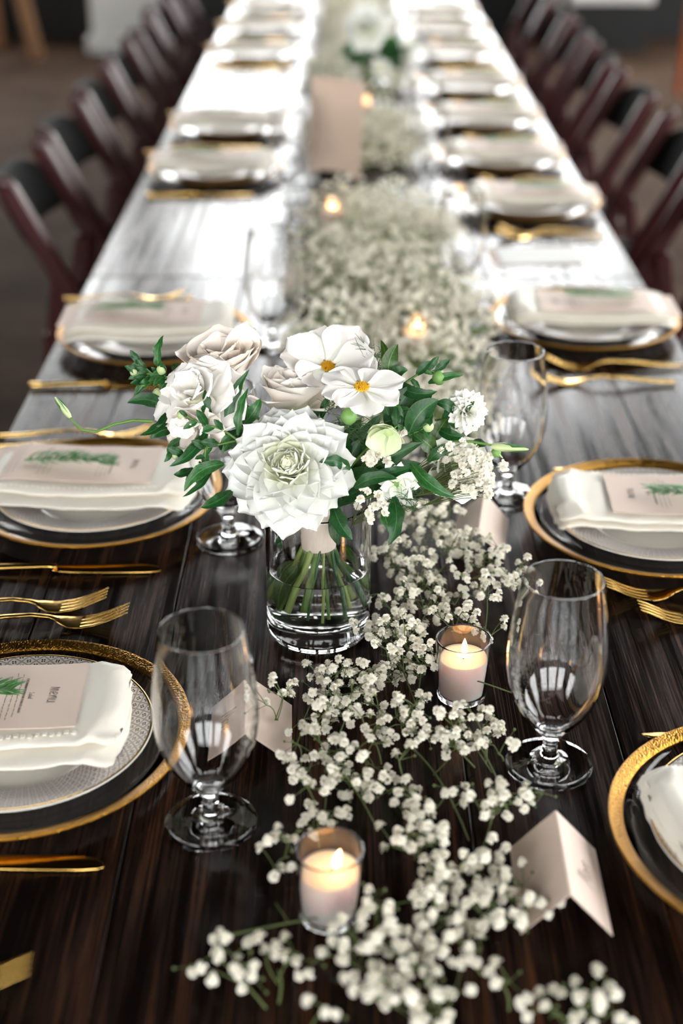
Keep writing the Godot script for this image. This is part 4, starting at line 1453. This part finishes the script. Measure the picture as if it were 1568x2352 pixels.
	f = flower(o, "rose", "smooth cream rose behind the dahlia", CREAM_ROSE[0], CREAM_ROSE[1], 0.02, M.core_white)
	whorl(f, pick.call(3, 0.55, 0.0, 0.6, -0.08, 0.02, 64, cream, Color(0.95, 0.90, 0.84)), 15, [[0, 4, 0.036, 0.002, 0.0], [1, 34, 0.046, 0.014, -0.008]], 9, M.petal)
	whorl(f, pick.call(2, 0.5, 0.0, 0.5, -0.12, 0.03, 68, cream, blush), 4, [[0, 42, 0.044, 0.016, -0.008], [1, 50, 0.046, 0.016, -0.012]], 19, M.petal)
	# cosmos
	for q in [[COSMOS_TALL, 0.046, "tall blush cosmos with a half hidden yellow eye", 62.0], [COSMOS_LOW, 0.036, "open white cosmos with a yellow eye", 82.0]]:
		f = flower(o, "cosmos", q[2], q[0][0], q[0][1], 0.0035, M.bud)
		var tall: bool = q[3] < 70.0
		var cp: Array = pick.call(4, 0.42 if not tall else 0.46, 0.0, 0.22, -0.05 if not tall else -0.10, 0.05, 70 + int(q[3]), Color(0.93, 0.93, 0.84), Color(0.91, 0.86, 0.81) if tall else Color(0.91, 0.88, 0.83))
		whorl(f, cp, 8, [[0, q[3], q[1], 0.004, 0.0], [1, q[3] + 8.0, q[1] * 1.02, 0.004, -0.001]], 11 + int(q[3]), M.petal, TAU * 3.0 / 8.0)
		var g := Geo.new()
		for k in 70:
			var a := k * 2.39996
			var r := 0.0072 * sqrt(k / 70.0)
			g.blob(Vector3(cos(a) * r, 0.0030 - r * r * 25 + jig(0.0003), sin(a) * r), Vector3(0.0006, 0.0012, 0.0006), 5, 4)
		g.blob(Vector3(0, 0.0005, 0), Vector3(0.0072, 0.0022, 0.0072), 12, 6)
		obj("yellow_eye", g.mesh(), M.yellow, f)
		g = Geo.new()
		for k in 30:
			var a := k * 2.1
			var r := 0.0062 + jig(0.0012)
			g.blob(Vector3(cos(a) * r, 0.0036 + jig(0.0006), sin(a) * r), Vector3(0.00035, 0.0006, 0.00035), 4, 3)
		obj("anthers", g.mesh(), M.pollen, f)
	# ball dahlia on the right
	f = flower(o, "ball_dahlia", "small ivory ball dahlia with quilled petals", BALL[0], BALL[1], 0.012, M.bud_pale)
	whorl(f, pick.call(4, 0.30, 0.35, 0.9, -0.16, 0.0, 90, Color(0.84, 0.88, 0.60), Color(0.945, 0.93, 0.87)), 96, [[0, 6, 0.012, 0.001, 0.004], [0.3, 42, 0.017, 0.004, 0.002], [1, 128, 0.019, 0.004, -0.004]], 12, M.petal)
	f = flower(o, "green_rose", "pale green rose behind the gypsophila", GREEN_ROSE[0], GREEN_ROSE[1], 0.018, M.bud_pale)
	whorl(f, pick.call(3, 0.58, 0.0, 0.6, -0.08, 0.02, 96, Color(0.86, 0.89, 0.72), Color(0.92, 0.93, 0.83)), 15, [[0, 8, 0.026, 0.003, 0.0], [1, 52, 0.036, 0.012, -0.008]], 13, M.petal)
	f = flower(o, "hellebore", "nodding pale green hellebore", HELLEBORE[0], HELLEBORE[1], 0.006, M.bud_pale)
	whorl(f, pick.call(3, 0.62, 0.0, 0.5, 0.05, 0.03, 100, Color(0.62, 0.74, 0.42), Color(0.80, 0.84, 0.60)), 6, [[0, 34, 0.021, 0.002, 0.0], [1, 46, 0.024, 0.004, -0.003]], 14, M.petal, TAU * 2 / 5.0)
	f = flower(o, "nigella", "small white nigella with narrow petals", STAR[0], STAR[1], 0.004, M.bud)
	whorl(f, pick.call(3, 0.24, 0.4, 0.3, 0.05, 0.02, 104, Color(0.80, 0.86, 0.66), Color(0.93, 0.94, 0.89)), 16, [[0, 40, 0.018, 0.002, 0.002], [1, 88, 0.026, 0.003, -0.002]], 15, M.petal)
	# leaves
	for k in LEAVES.size():
		var q: Array = LEAVES[k]
		var face := Vector3(jig(0.35), 0.55 + jig(0.2), 0.8)
		obj("leaf", leaf_mesh(q[0], q[1], q[2], q[3] * 0.92, face, 0.22, q[5], k), M["leaf%d" % q[4]], o)
	# inner greens that close the middle of the bouquet
	for k in 34:
		var a := k * 2.4
		var r := 0.02 + 0.05 * sqrt(k / 34.0)
		var tip := Vector3(0.012 + cos(a) * r * 1.5, 0.19 + jig(0.02) + 0.02 * cos(k * 1.3), -0.01 + sin(a) * r * 0.7)
		var b := Vector3(0.005 + cos(a) * 0.012, 0.145, sin(a) * 0.012)
		obj("leaf", leaf_mesh(b, b.lerp(tip, 0.5) + Vector3(0, 0.02, 0), tip, 0.02, Vector3(0.1, 0.5, 0.85), 0.2, 0.3, k), M.leaf1, o)
	# sprays of buds
	var sg: Geo
	for s in SPRAYS:
		sg = Geo.new()
		sg.tube(s, 0.0012, 0.0008, 6)
		obj("spray_stem", sg.mesh(), M.stem, o)
		for k in 6:   # small leaves along the spray
			var t: float = (k + 1.0) / 6.5 * (s.size() - 1)
			var a: Vector3 = s[int(t)].lerp(s[int(t) + 1], t - int(t))
			var along: Vector3 = (s[-1] - s[0]).normalized()
			var d := (along + Vector3(jig(0.7), (0.9 if k % 2 else -0.9) + jig(0.3), 0.35 + jig(0.3))).normalized()
			var l := rng.randf_range(0.010, 0.021)
			obj("leaf", leaf_mesh(a, a + d * l * 0.5 + Vector3(0, 0.002, 0.002), a + d * l, l * 0.42, Vector3(jig(0.4), 0.5, 0.8), 0.25, 0.3, k), [M.leaf0, M.leaf1][k % 2], o)
	for s in [BUD_LEFT_STEM, BUD_RIGHT_STEM]:
		sg = Geo.new()
		sg.tube(s, 0.0015, 0.0011, 8)
		obj("bud_stem", sg.mesh(), M.stem, o)
	for q in [DAHLIA, ROSE, RUFFLED, RUFFLED_LOW, CREAM_ROSE, COSMOS_TALL, COSMOS_LOW, BALL, GREEN_ROSE, HELLEBORE, STAR]:
		var at: Vector3 = q[0]
		sg = Geo.new()
		sg.tube(curve(Vector3(at.x * 0.12, 0.15, at.z * 0.12), Vector3(at.x * 0.5, at.y - 0.03, at.z * 0.5), at - q[1] * 0.006, 8), 0.0018, 0.0014, 6)
		obj("flower_stem", sg.mesh(), M.stem, o)
	for k in BUDS.size():
		var q: Array = BUDS[k]
		var g := Geo.new()
		var r: float = q[1]
		g.lathe([Vector2(0, -1.0), Vector2(0.5, -0.85), Vector2(0.92, -0.35), Vector2(1.0, 0.1), Vector2(0.8, 0.65), Vector2(0.35, 1.05), Vector2(0, 1.15)].map(func(p): return p * r), 12)
		obj("round_bud", g.mesh(), M.bud if k in [0, 2, 4, 6, 11] else M.bud_pale, o, Transform3D(Basis(Vector3(jig(1), jig(1), jig(1)).normalized(), rng.randf_range(0.2, 0.9)), q[0]))
	for q in [[BUD_LEFT, 1.0, "long_bud"], [BUD_RIGHT, 1.0, "long_bud"], [BUD_RIGHT_SMALL, 1.5, "long_bud"]]:
		var a: Vector3 = q[0][0]
		var d: Vector3 = q[0][1] - a
		var l := d.length()
		var g := Geo.new()
		var prof := []
		for e in [[0, 0.0], [0.0, 0.06], [0.12, 0.105], [0.3, 0.125], [0.55, 0.10], [0.8, 0.06], [0.97, 0.03], [1.0, 0.0]]:
			prof.append(Vector2(e[1] * q[1], e[0]) * l)
		g.lathe(prof, 10)
		var bd := obj(q[2], g.mesh(), M.bud_pale, o, Transform3D(flower_basis(d / l), a))
		for s in 4:
			var an := s * TAU / 4 + 0.4
			var rd := Vector3(cos(an), 0, sin(an))
			var t := rd.cross(Vector3.UP) * 0.5
			obj("sepal", leaf_mesh(rd * 0.05 * l, (rd + t) * 0.135 * l * q[1] + Vector3.UP * l * 0.42, (rd * 0.5 + t) * 0.10 * l + Vector3.UP * l * 0.95, l * 0.11, rd, 0.1, 0.0, s), M.leaf0, bd)
	# gypsophila in the bouquet
	var st := Geo.new()
	for q in BOUQUET_GYP:
		var c: Vector3 = q[0]
		for k in q[3]:
			var at := c + Vector3(jig(q[1]), jig(q[2]), jig(0.012))
			if Vector2((at.x - c.x) / q[1], (at.y - c.y) / q[2]).length() > 1.05:
				at = c + (at - c) * 0.65
			var root := c + Vector3(-c.x * 0.35, -0.03, -0.012)
			st.tube([root, root.lerp(at, 0.6) + Vector3(0, 0.002, 0), at], 0.00045, 0.0003, 4, false)
			var b := flower_basis(Vector3(jig(0.7), 0.5 + jig(0.6), 0.8).normalized()).scaled(Vector3.ONE * rng.randf_range(0.0046, 0.0060))
			obj("gypsophila_floret", M["floret_mesh_%d" % (k % 4)], M.floret, o, Transform3D(b, at))
	obj("gypsophila_stem", st.mesh(), M.gypstem, o)
	var tg := Geo.new()
	for q in THREADS:
		thread_bunch(tg, q[0], q[1], q[2], q[3])
	var th := obj("thread_foliage", tg.mesh(), M.thread, o)
	th.set_meta("kind", "stuff")
	# ribbon binding and the cut stems in the water
	var g := Geo.new()
	g.lathe([Vector2(0, 0.0995), Vector2(0.0150, 0.0985), Vector2(0.0172, 0.0995), Vector2(0.0178, 0.110), Vector2(0.0173, 0.1135), Vector2(0.0180, 0.117), Vector2(0.0186, 0.134), Vector2(0.0200, 0.152), Vector2(0.016, 0.158), Vector2(0, 0.158)], 40)
	obj("ribbon_wrap", g.mesh(), M.wrap, o)
	g = Geo.new()
	for k in 70:
		var a := TAU * k / 70
		var r := 0.0165
		g.tube([Vector3(cos(a) * r, 0.1, sin(a) * r), Vector3(cos(a) * (r + jig(0.001)), 0.0965 - rng.randf() * 0.0025, sin(a) * (r + jig(0.001)))], 0.0002, 0.0001, 3, false)
	obj("frayed_edge", g.mesh(), M.wrap, o)
	for k in 17:
		var a := k * 2.39996 + 0.6
		var r := 0.013 * sqrt((k + 1) / 17.0)
		var rb := 0.012 + 0.030 * sqrt((k + 1) / 17.0)
		var top := Vector3(cos(a) * r, 0.112, sin(a) * r)
		var tw := a + 0.5
		var bot := Vector3(cos(tw) * rb, 0.030 + 0.012 * rng.randf(), sin(tw) * rb)
		g = Geo.new()
		var w: float = [0.0013, 0.0018, 0.0024, 0.0032][k % 4]
		g.tube(curve(top, top.lerp(bot, 0.45) + Vector3(0, -0.003, 0), bot, 6), w, w * 1.08, 8)
		obj("cut_stem", g.mesh(), [M.stem, M.stem_dark, M.stem_pale][k % 3], o)
	for q in [[-0.034, 0.055, 0.016], [-0.040, 0.045, -0.01], [0.04, 0.06, -0.02]]:
		var bt := Vector3(q[0], q[1], q[2])
		obj("leaf", leaf_mesh(bt + Vector3(-q[0] * 0.4, 0.03, 0), bt + Vector3(0, 0.01, 0), bt - Vector3(0, 0.018, 0), 0.016, Vector3(-0.6, 0.3, 0.7), 0.2, 0.1, 3), M.leaf2, o)


func far_bouquet() -> void:
	var at := Vector3(0.07, T, -3.87)
	make_vase("blurred glass vase under the farther bouquet", at)
	var o := thing("bouquet", "blurred farther bouquet with one round white dahlia over dark greens", "bouquet", at)
	var white := Color(0.86, 0.865, 0.82)
	var pm := [petal_mesh(0.37, 0.6, 0.4, 0.05, 0.01, 131, Color(0.9, 0.92, 0.72), white, 4, 5), petal_mesh(0.35, 0.6, 0.45, 0.1, 0.01, 132, Color(0.9, 0.92, 0.72), white, 4, 5)]
	for q in [[Vector3(-0.015, 0.218, 0.05), Vector3(-0.05, 0.45, 0.9), 0.064, "dahlia"], [Vector3(0.022, 0.125, 0.085), Vector3(0.2, 0.2, 0.9), 0.030, "rose"], [Vector3(0.095, 0.165, 0.04), Vector3(0.4, 0.4, 0.8), 0.036, "rose"], [Vector3(-0.075, 0.13, 0.03), Vector3(-0.6, 0.3, 0.7), 0.02, "rose"]]:
		var f := flower(o, q[3], "", q[0], q[1], q[2] * 0.3, M.core_white)
		whorl(f, pm, 44 if q[3] == "dahlia" else 22, [[0, 8, q[2] * 0.5, 0.002, q[2] * 0.15], [0.5, 55, q[2] * 0.8, q[2] * 0.2, 0], [1, 98, q[2] * 0.85, q[2] * 0.22, -0.006]], 21, M.petal)
	for k in 60:
		var a := k * 2.4
		var r := 0.03 + 0.085 * sqrt(k / 60.0)
		var tip := Vector3(0.015 + cos(a) * r * 0.9, 0.145 + jig(0.04), sin(a) * r * 0.8)
		var b := Vector3(cos(a) * 0.015, 0.13, sin(a) * 0.015)
		obj("leaf", leaf_mesh(b, b.lerp(tip, 0.6) + Vector3(0, 0.03, 0), tip, 0.024, Vector3(0.1, 0.6, 0.8), 0.2, 0.2, k), [M.leaf0, M.leaf1, M.leaf1][k % 3], o)
	for k in 12:
		var a := k * 2.4
		var g := Geo.new()
		g.tube([Vector3(cos(a) * 0.012, 0.15, sin(a) * 0.012), Vector3(cos(a) * 0.036, 0.03, sin(a) * 0.036)], 0.0022, 0.0024, 6)
		obj("cut_stem", g.mesh(), M.stem, o)


# a cut sprig of gypsophila lying on the table: stems as one part, each floret a part
func sprig(c: Vector3, rx: float, rz: float, n: int, hmax: float, label: String, group: String) -> Node3D:
	var o := thing("gypsophila_sprig", label, "flower sprig", c, 0, group)
	var g := Geo.new()
	var away := Vector3(jig(0.5), 0, -1.0 if rng.randf() < 0.7 else 0.6).normalized()
	var root := away * Vector3(rx, 0, rz) * 1.25 + Vector3(0, 0.004, 0)
	var nodes := []
	var nn := maxi(1, int(n / 4.0 + 0.5))
	var heart := Vector3(jig(rx * 0.2), hmax * 0.35, jig(rz * 0.2))
	g.tube(curve(root, root.lerp(heart, 0.5) + Vector3(jig(0.006), 0.004, jig(0.006)), heart, 5), 0.00085, 0.0007, 5)
	for k in nn:
		var a := k * 2.4 + jig(0.4)
		var r := sqrt((k + 0.5) / nn)
		var nd := Vector3(cos(a) * r * rx * 0.9, rng.randf_range(0.012, hmax * 0.8), sin(a) * r * rz * 0.9)
		nodes.append(nd)
		var st := root.lerp(heart, rng.randf_range(0.55, 1.0))
		g.tube(curve(st, st.lerp(nd, 0.5) + Vector3(jig(0.004), 0.005, jig(0.004)), nd, 4), 0.0006, 0.00045, 5, false)
	for k in n:
		var nd: Vector3 = nodes[k % nn]
		var at := nd + Vector3(jig(0.015), rng.randf_range(-0.005, 0.013), jig(0.016))
		at.y = maxf(at.y, 0.0055)
		g.tube(curve(nd, nd.lerp(at, 0.5) + Vector3(jig(0.002), 0.001, jig(0.002)), at, 3), 0.0004, 0.0003, 4, false)
		var ax := (at - nd).normalized() * 0.5 + Vector3(jig(0.5), 0.55, 0.35 + jig(0.4))
		var s := rng.randf_range(0.0042, 0.0056)
		var b := flower_basis(ax.normalized()).scaled(Vector3.ONE * s)
		obj("floret", M["floret_mesh_%d" % (k % 4)], M.floret, o, Transform3D(b, at))
		if k % 2 == 0:
			g.blob(at - b.y * 0.4, Vector3.ONE * s * 0.34, 5, 3)
	for k in n / 3:   # unopened buds
		var nd: Vector3 = nodes[(k * 2) % nn]
		var at := nd + Vector3(jig(0.015), jig(0.008), jig(0.015))
		at.y = maxf(at.y, 0.003)
		g.tube([nd, at], 0.0003, 0.00025, 4, false)
		g.blob(at, Vector3.ONE * 0.0014, 6, 4)
	obj("branching_stem", g.mesh(), M.gypstem, o)
	return o


func runner() -> void:
	var names := ["behind the vase's right side, under the bouquet's star-shaped flower", "under the hanging gypsophila of the bouquet", "against the vase's right wall, beside the water line", "right of the vase, level with its water line", "below the half-covered tent card", "between the half-covered tent card and the tall goblet", "showing through the tall right goblet's rim", "beside the cut stems, against the vase", "right of the cut stems, one hand from the vase", "above the small candle's glass",
		"between the vase's base and the small candle", "touching the right side of the vase's base", "just left of the small candle's rim", "just right of the small candle's rim", "left of the small candle, crossed by a bare stem", "in front of the vase's base, to the right", "in front of the vase's base, over the plank joint", "in front of the vase's base, beside the bare stem", "lying over the tilted tent card behind the left goblet", "at the right tip of the tilted tent card", "a palm in front of the vase", "in the middle gap, left of the small candle", "left of the dense row below the small candle", "the dense white row just below the small candle",
		"at the foot of the small candle", "at the tall right goblet's foot", "right below the tilted tent card's corner", "in the middle of the runner, left part", "in the middle of the runner, beside the dense row", "below the tilted tent card, over the plank joint", "above the front candle, to its left", "thin one above the front candle", "in the middle of the dark gap below the dense row", "in the dark gap above the big front clump", "two or three florets alone in the dark gap", "left of the tall right goblet's foot, towards the front tent card", "on the tall right goblet's foot", "touching the left side of the front candle's rim", "right of the front candle's rim", "between the front candle and the front tent card",
		"above the front tent card's left corner", "over the front tent card's left slope", "right of the front candle's wax, halfway to the card", "under the front tent card's left edge", "on the lower right of the front candle", "in front of the front candle's foot", "large soft clump in front of the front candle", "right of the big soft clump, below the tent card", "bottom edge, below the front candle", "bottom edge, right of the middle", "loose one reaching left at the bottom", "beside the front candle's foot, to the left", "single soft florets right of the bottom clump", "bottom right corner, large and soft", "bottom edge, lowest of the loose ones"]
	for k in CLUSTERS.size():
		var q: Array = CLUSTERS[k]
		sprig(Vector3(q[0], T, -q[1]), q[2], q[3], int(q[4] * (1.75 if k < 7 else 1.4 if k < 16 else 1.2)), 0.058 if k < 40 else 0.05, "white gypsophila sprig " + names[k], "gypsophila sprigs of the table runner")
	# long bare stems across the wood
	for q in [[Vector3(0.035, 0.02, -1.16), Vector3(0.085, 0.035, -1.12), Vector3(0.165, 0.028, -1.075)], [Vector3(0.045, 0.03, -1.17), Vector3(0.06, 0.02, -1.11), Vector3(0.075, 0.012, -1.03)], [Vector3(0.06, 0.012, -1.02), Vector3(0.085, 0.02, -0.97), Vector3(0.10, 0.01, -0.9)], [Vector3(0.11, 0.02, -1.04), Vector3(0.13, 0.02, -0.98), Vector3(0.135, 0.012, -0.93)], [Vector3(-0.09, 0.012, -0.79), Vector3(-0.03, 0.02, -0.80), Vector3(0.06, 0.012, -0.83)]]:
		var k := rng.randi() % 100
		var o := thing("bare_stem", ["thin bare stem running up to the small candle", "thin bare stem below the vase, straight down the runner", "thin bare stem in the dark gap of the runner", "thin bare stem beside the tall right goblet's foot", "thin bare stem at the bottom of the runner, reaching left"][[Vector3(0.035, 0.02, -1.16), Vector3(0.045, 0.03, -1.17), Vector3(0.06, 0.012, -1.02), Vector3(0.11, 0.02, -1.04), Vector3(-0.09, 0.012, -0.79)].find(q[0])], "stem", Vector3(0, T, 0))
		var g := Geo.new()
		g.tube(curve(q[0], q[1], q[2], 8), 0.001, 0.0007, 6)
		obj("main_stem", g.mesh(), M.gypstem, o)
		for e in 3:
			var s: Vector3 = q[0].lerp(q[2], 0.3 + 0.25 * e)
			s = s.lerp(q[1], 0.3)
			g = Geo.new()
			g.tube([s, s + Vector3(jig(0.02), 0.01 + jig(0.008), jig(0.02))], 0.0006, 0.0003, 5)
			obj("side_twig", g.mesh(), M.gypstem, o)


func far_runner() -> void:
	# blurred masses of the same sprigs beyond the bouquet; florets of one sprig joined as stuff
	var protos := []
	for v in 3:
		var o := thing("gypsophila_sprig", "", "flower sprig")
		var g := Geo.new()
		var mm := MultiMesh.new()
		mm.transform_format = MultiMesh.TRANSFORM_3D
		mm.mesh = M["floret_mesh_%d" % v]
		mm.instance_count = 240
		for k in 240:
			var a := k * 2.4
			var r := sqrt(k / 240.0)
			var at := Vector3(cos(a) * r * 0.105 + jig(0.01), 0.012 + rng.randf() * 0.07 * (1.15 - r * r), sin(a) * r * 0.13 + jig(0.01))
			var s := rng.randf_range(0.0052, 0.0068)
			mm.set_instance_transform(k, Transform3D(flower_basis(Vector3(jig(0.5), 0.8, 0.5 + jig(0.4)).normalized()).scaled(Vector3.ONE * s), at))
			if k % 2 == 0:
				var nd := at * Vector3(0.5, 0.4, 0.5)
				g.tube([nd, at], 0.0006, 0.0003, 4, false)
		for k in 40:
			var at := Vector3(jig(0.09), rng.randf() * 0.045, jig(0.11))
			g.tube([at * Vector3(0.4, 0.3, 0.4), at], 0.0014, 0.0008, 4, false)
		obj("branching_stem", g.mesh(), M.stem_pale, o)
		var mi := MultiMeshInstance3D.new()
		mi.name = "florets"
		mi.multimesh = mm
		mi.material_override = M.floret
		mi.set_meta("kind", "stuff")
		o.add_child(mi)
		protos.append(o)
	var spots := []
	var d := 1.72
	var k := 0
	while d < 6.4:
		var w := 0.085
		for e in ([-0.5, 0.45] if d > 1.95 else [0.5]):
			if absf(d - 3.84) > 0.2 and absf(d - 3.0) > 0.12:
				spots.append([0.062 + w * e + jig(0.025) - (0.02 if d > 3.3 else 0.0), d + jig(0.05)])
		d += 0.17
		k += 1
	for q in spots.size():
		var at := Vector3(spots[q][0], T, -spots[q][1])
		var l: String = ["blurred gypsophila sprig between the bouquet and the upright beige card", "blurred gypsophila sprig beyond the upright beige card"][int(spots[q][1] > 3.3)]
		var o: Node3D
		if q < 3:
			o = protos[q]
			o.position = at
			o.set_meta("label", l)
		else:
			o = dup(protos[q % 3], "gypsophila_sprig", at, jig(3.0), l)
		o.set_meta("group", l.replace("sprig", "sprigs"))


func odds_and_ends() -> void:
	# things on the floor at the far end
	var o := thing("wooden_easel", "tan wooden easel leg standing on the floor at the top left", "easel", Vector3(-2.30, 0, -9.3))
	for s in [[-0.36, 0.0], [0.36, 0.0], [0.0, -0.5]]:
		var g := Geo.new()
		var a := Vector3(s[0], 0.0, s[1])
		var b := Vector3(s[0] * 0.12, 1.7, s[1] * 0.1 - 0.06)
		var d := (b - a).normalized()
		g.box((a + b) / 2, Vector3(0.085, a.distance_to(b), 0.05), 0.006, Basis(d.cross(Vector3.BACK).normalized() * -1.0 if absf(d.x) < 0.001 else Vector3(d.y, -d.x, 0).normalized(), d, Vector3(d.y, -d.x, 0).normalized().cross(d)))
		obj("leg", g.mesh(), M.tan_wood, o)
	var g := Geo.new()
	g.box(Vector3(0, 0.75, 0.01), Vector3(0.55, 0.07, 0.05), 0.005)
	obj("tray", g.mesh(), M.tan_wood, o)
	o = thing("wooden_stool", "orange-brown wooden stool cut by the right edge of the picture", "stool", Vector3(2.02, 0, -7.95))
	for s in [[-0.17, 0.17], [0.17, 0.17], [-0.17, -0.17], [0.17, -0.17]]:
		g = Geo.new()
		g.tube([Vector3(s[0], 0, s[1]), Vector3(s[0] * 0.8, 0.7, s[1] * 0.8)], 0.022, 0.026, 10)
		obj("leg", g.mesh(), M.orange_wood, o)
	g = Geo.new()
	g.lathe([Vector2(0, 0.69), Vector2(0.17, 0.69), Vector2(0.182, 0.70), Vector2(0.182, 0.725), Vector2(0.17, 0.735), Vector2(0, 0.735)], 28)
	obj("seat", g.mesh(), M.orange_wood, o)
	g = Geo.new()
	g.box(Vector3(0, 0.3, 0.155), Vector3(0.3, 0.03, 0.02), 0.003)
	obj("rail", g.mesh(), M.orange_wood, o)
	o = thing("low_cabinet", "pale low cabinet on a dark plinth by the far wall", "cabinet", Vector3(1.70, 0, -9.75))
	g = Geo.new()
	g.box(Vector3(0, 0.15, 0), Vector3(0.5, 0.3, 0.34), 0.004)
	obj("plinth", g.mesh(), M.black, o)
	g = Geo.new()
	g.box(Vector3(0, 0.57, 0), Vector3(0.54, 0.54, 0.38), 0.008)
	obj("body", g.mesh(), M.white, o)
	for s in [-0.132, 0.132]:
		g = Geo.new()
		g.box(Vector3(s, 0.57, 0.195), Vector3(0.25, 0.48, 0.016), 0.004)
		var dr := obj("door", g.mesh(), M.white, o)
		g = Geo.new()
		g.blob(Vector3(s * 0.2, 0.6, 0.212), Vector3(0.012, 0.012, 0.012), 10, 6)
		obj("knob", g.mesh(), M.black, dr)
	o = thing("bread_crate", "pale wooden crate beside the low cabinet by the far wall", "crate", Vector3(1.30, 0, -9.8))
	for k in 4:
		g = Geo.new()
		g.box(Vector3(0, 0.3 + k * 0.085, 0.12), Vector3(0.2, 0.075, 0.014), 0.003)
		obj("slat", g.mesh(), M.white, o)
	for s in [-0.09, 0.09]:
		g = Geo.new()
		g.box(Vector3(s, 0.32, 0.0), Vector3(0.02, 0.64, 0.22), 0.003)
		obj("side", g.mesh(), M.black, o)
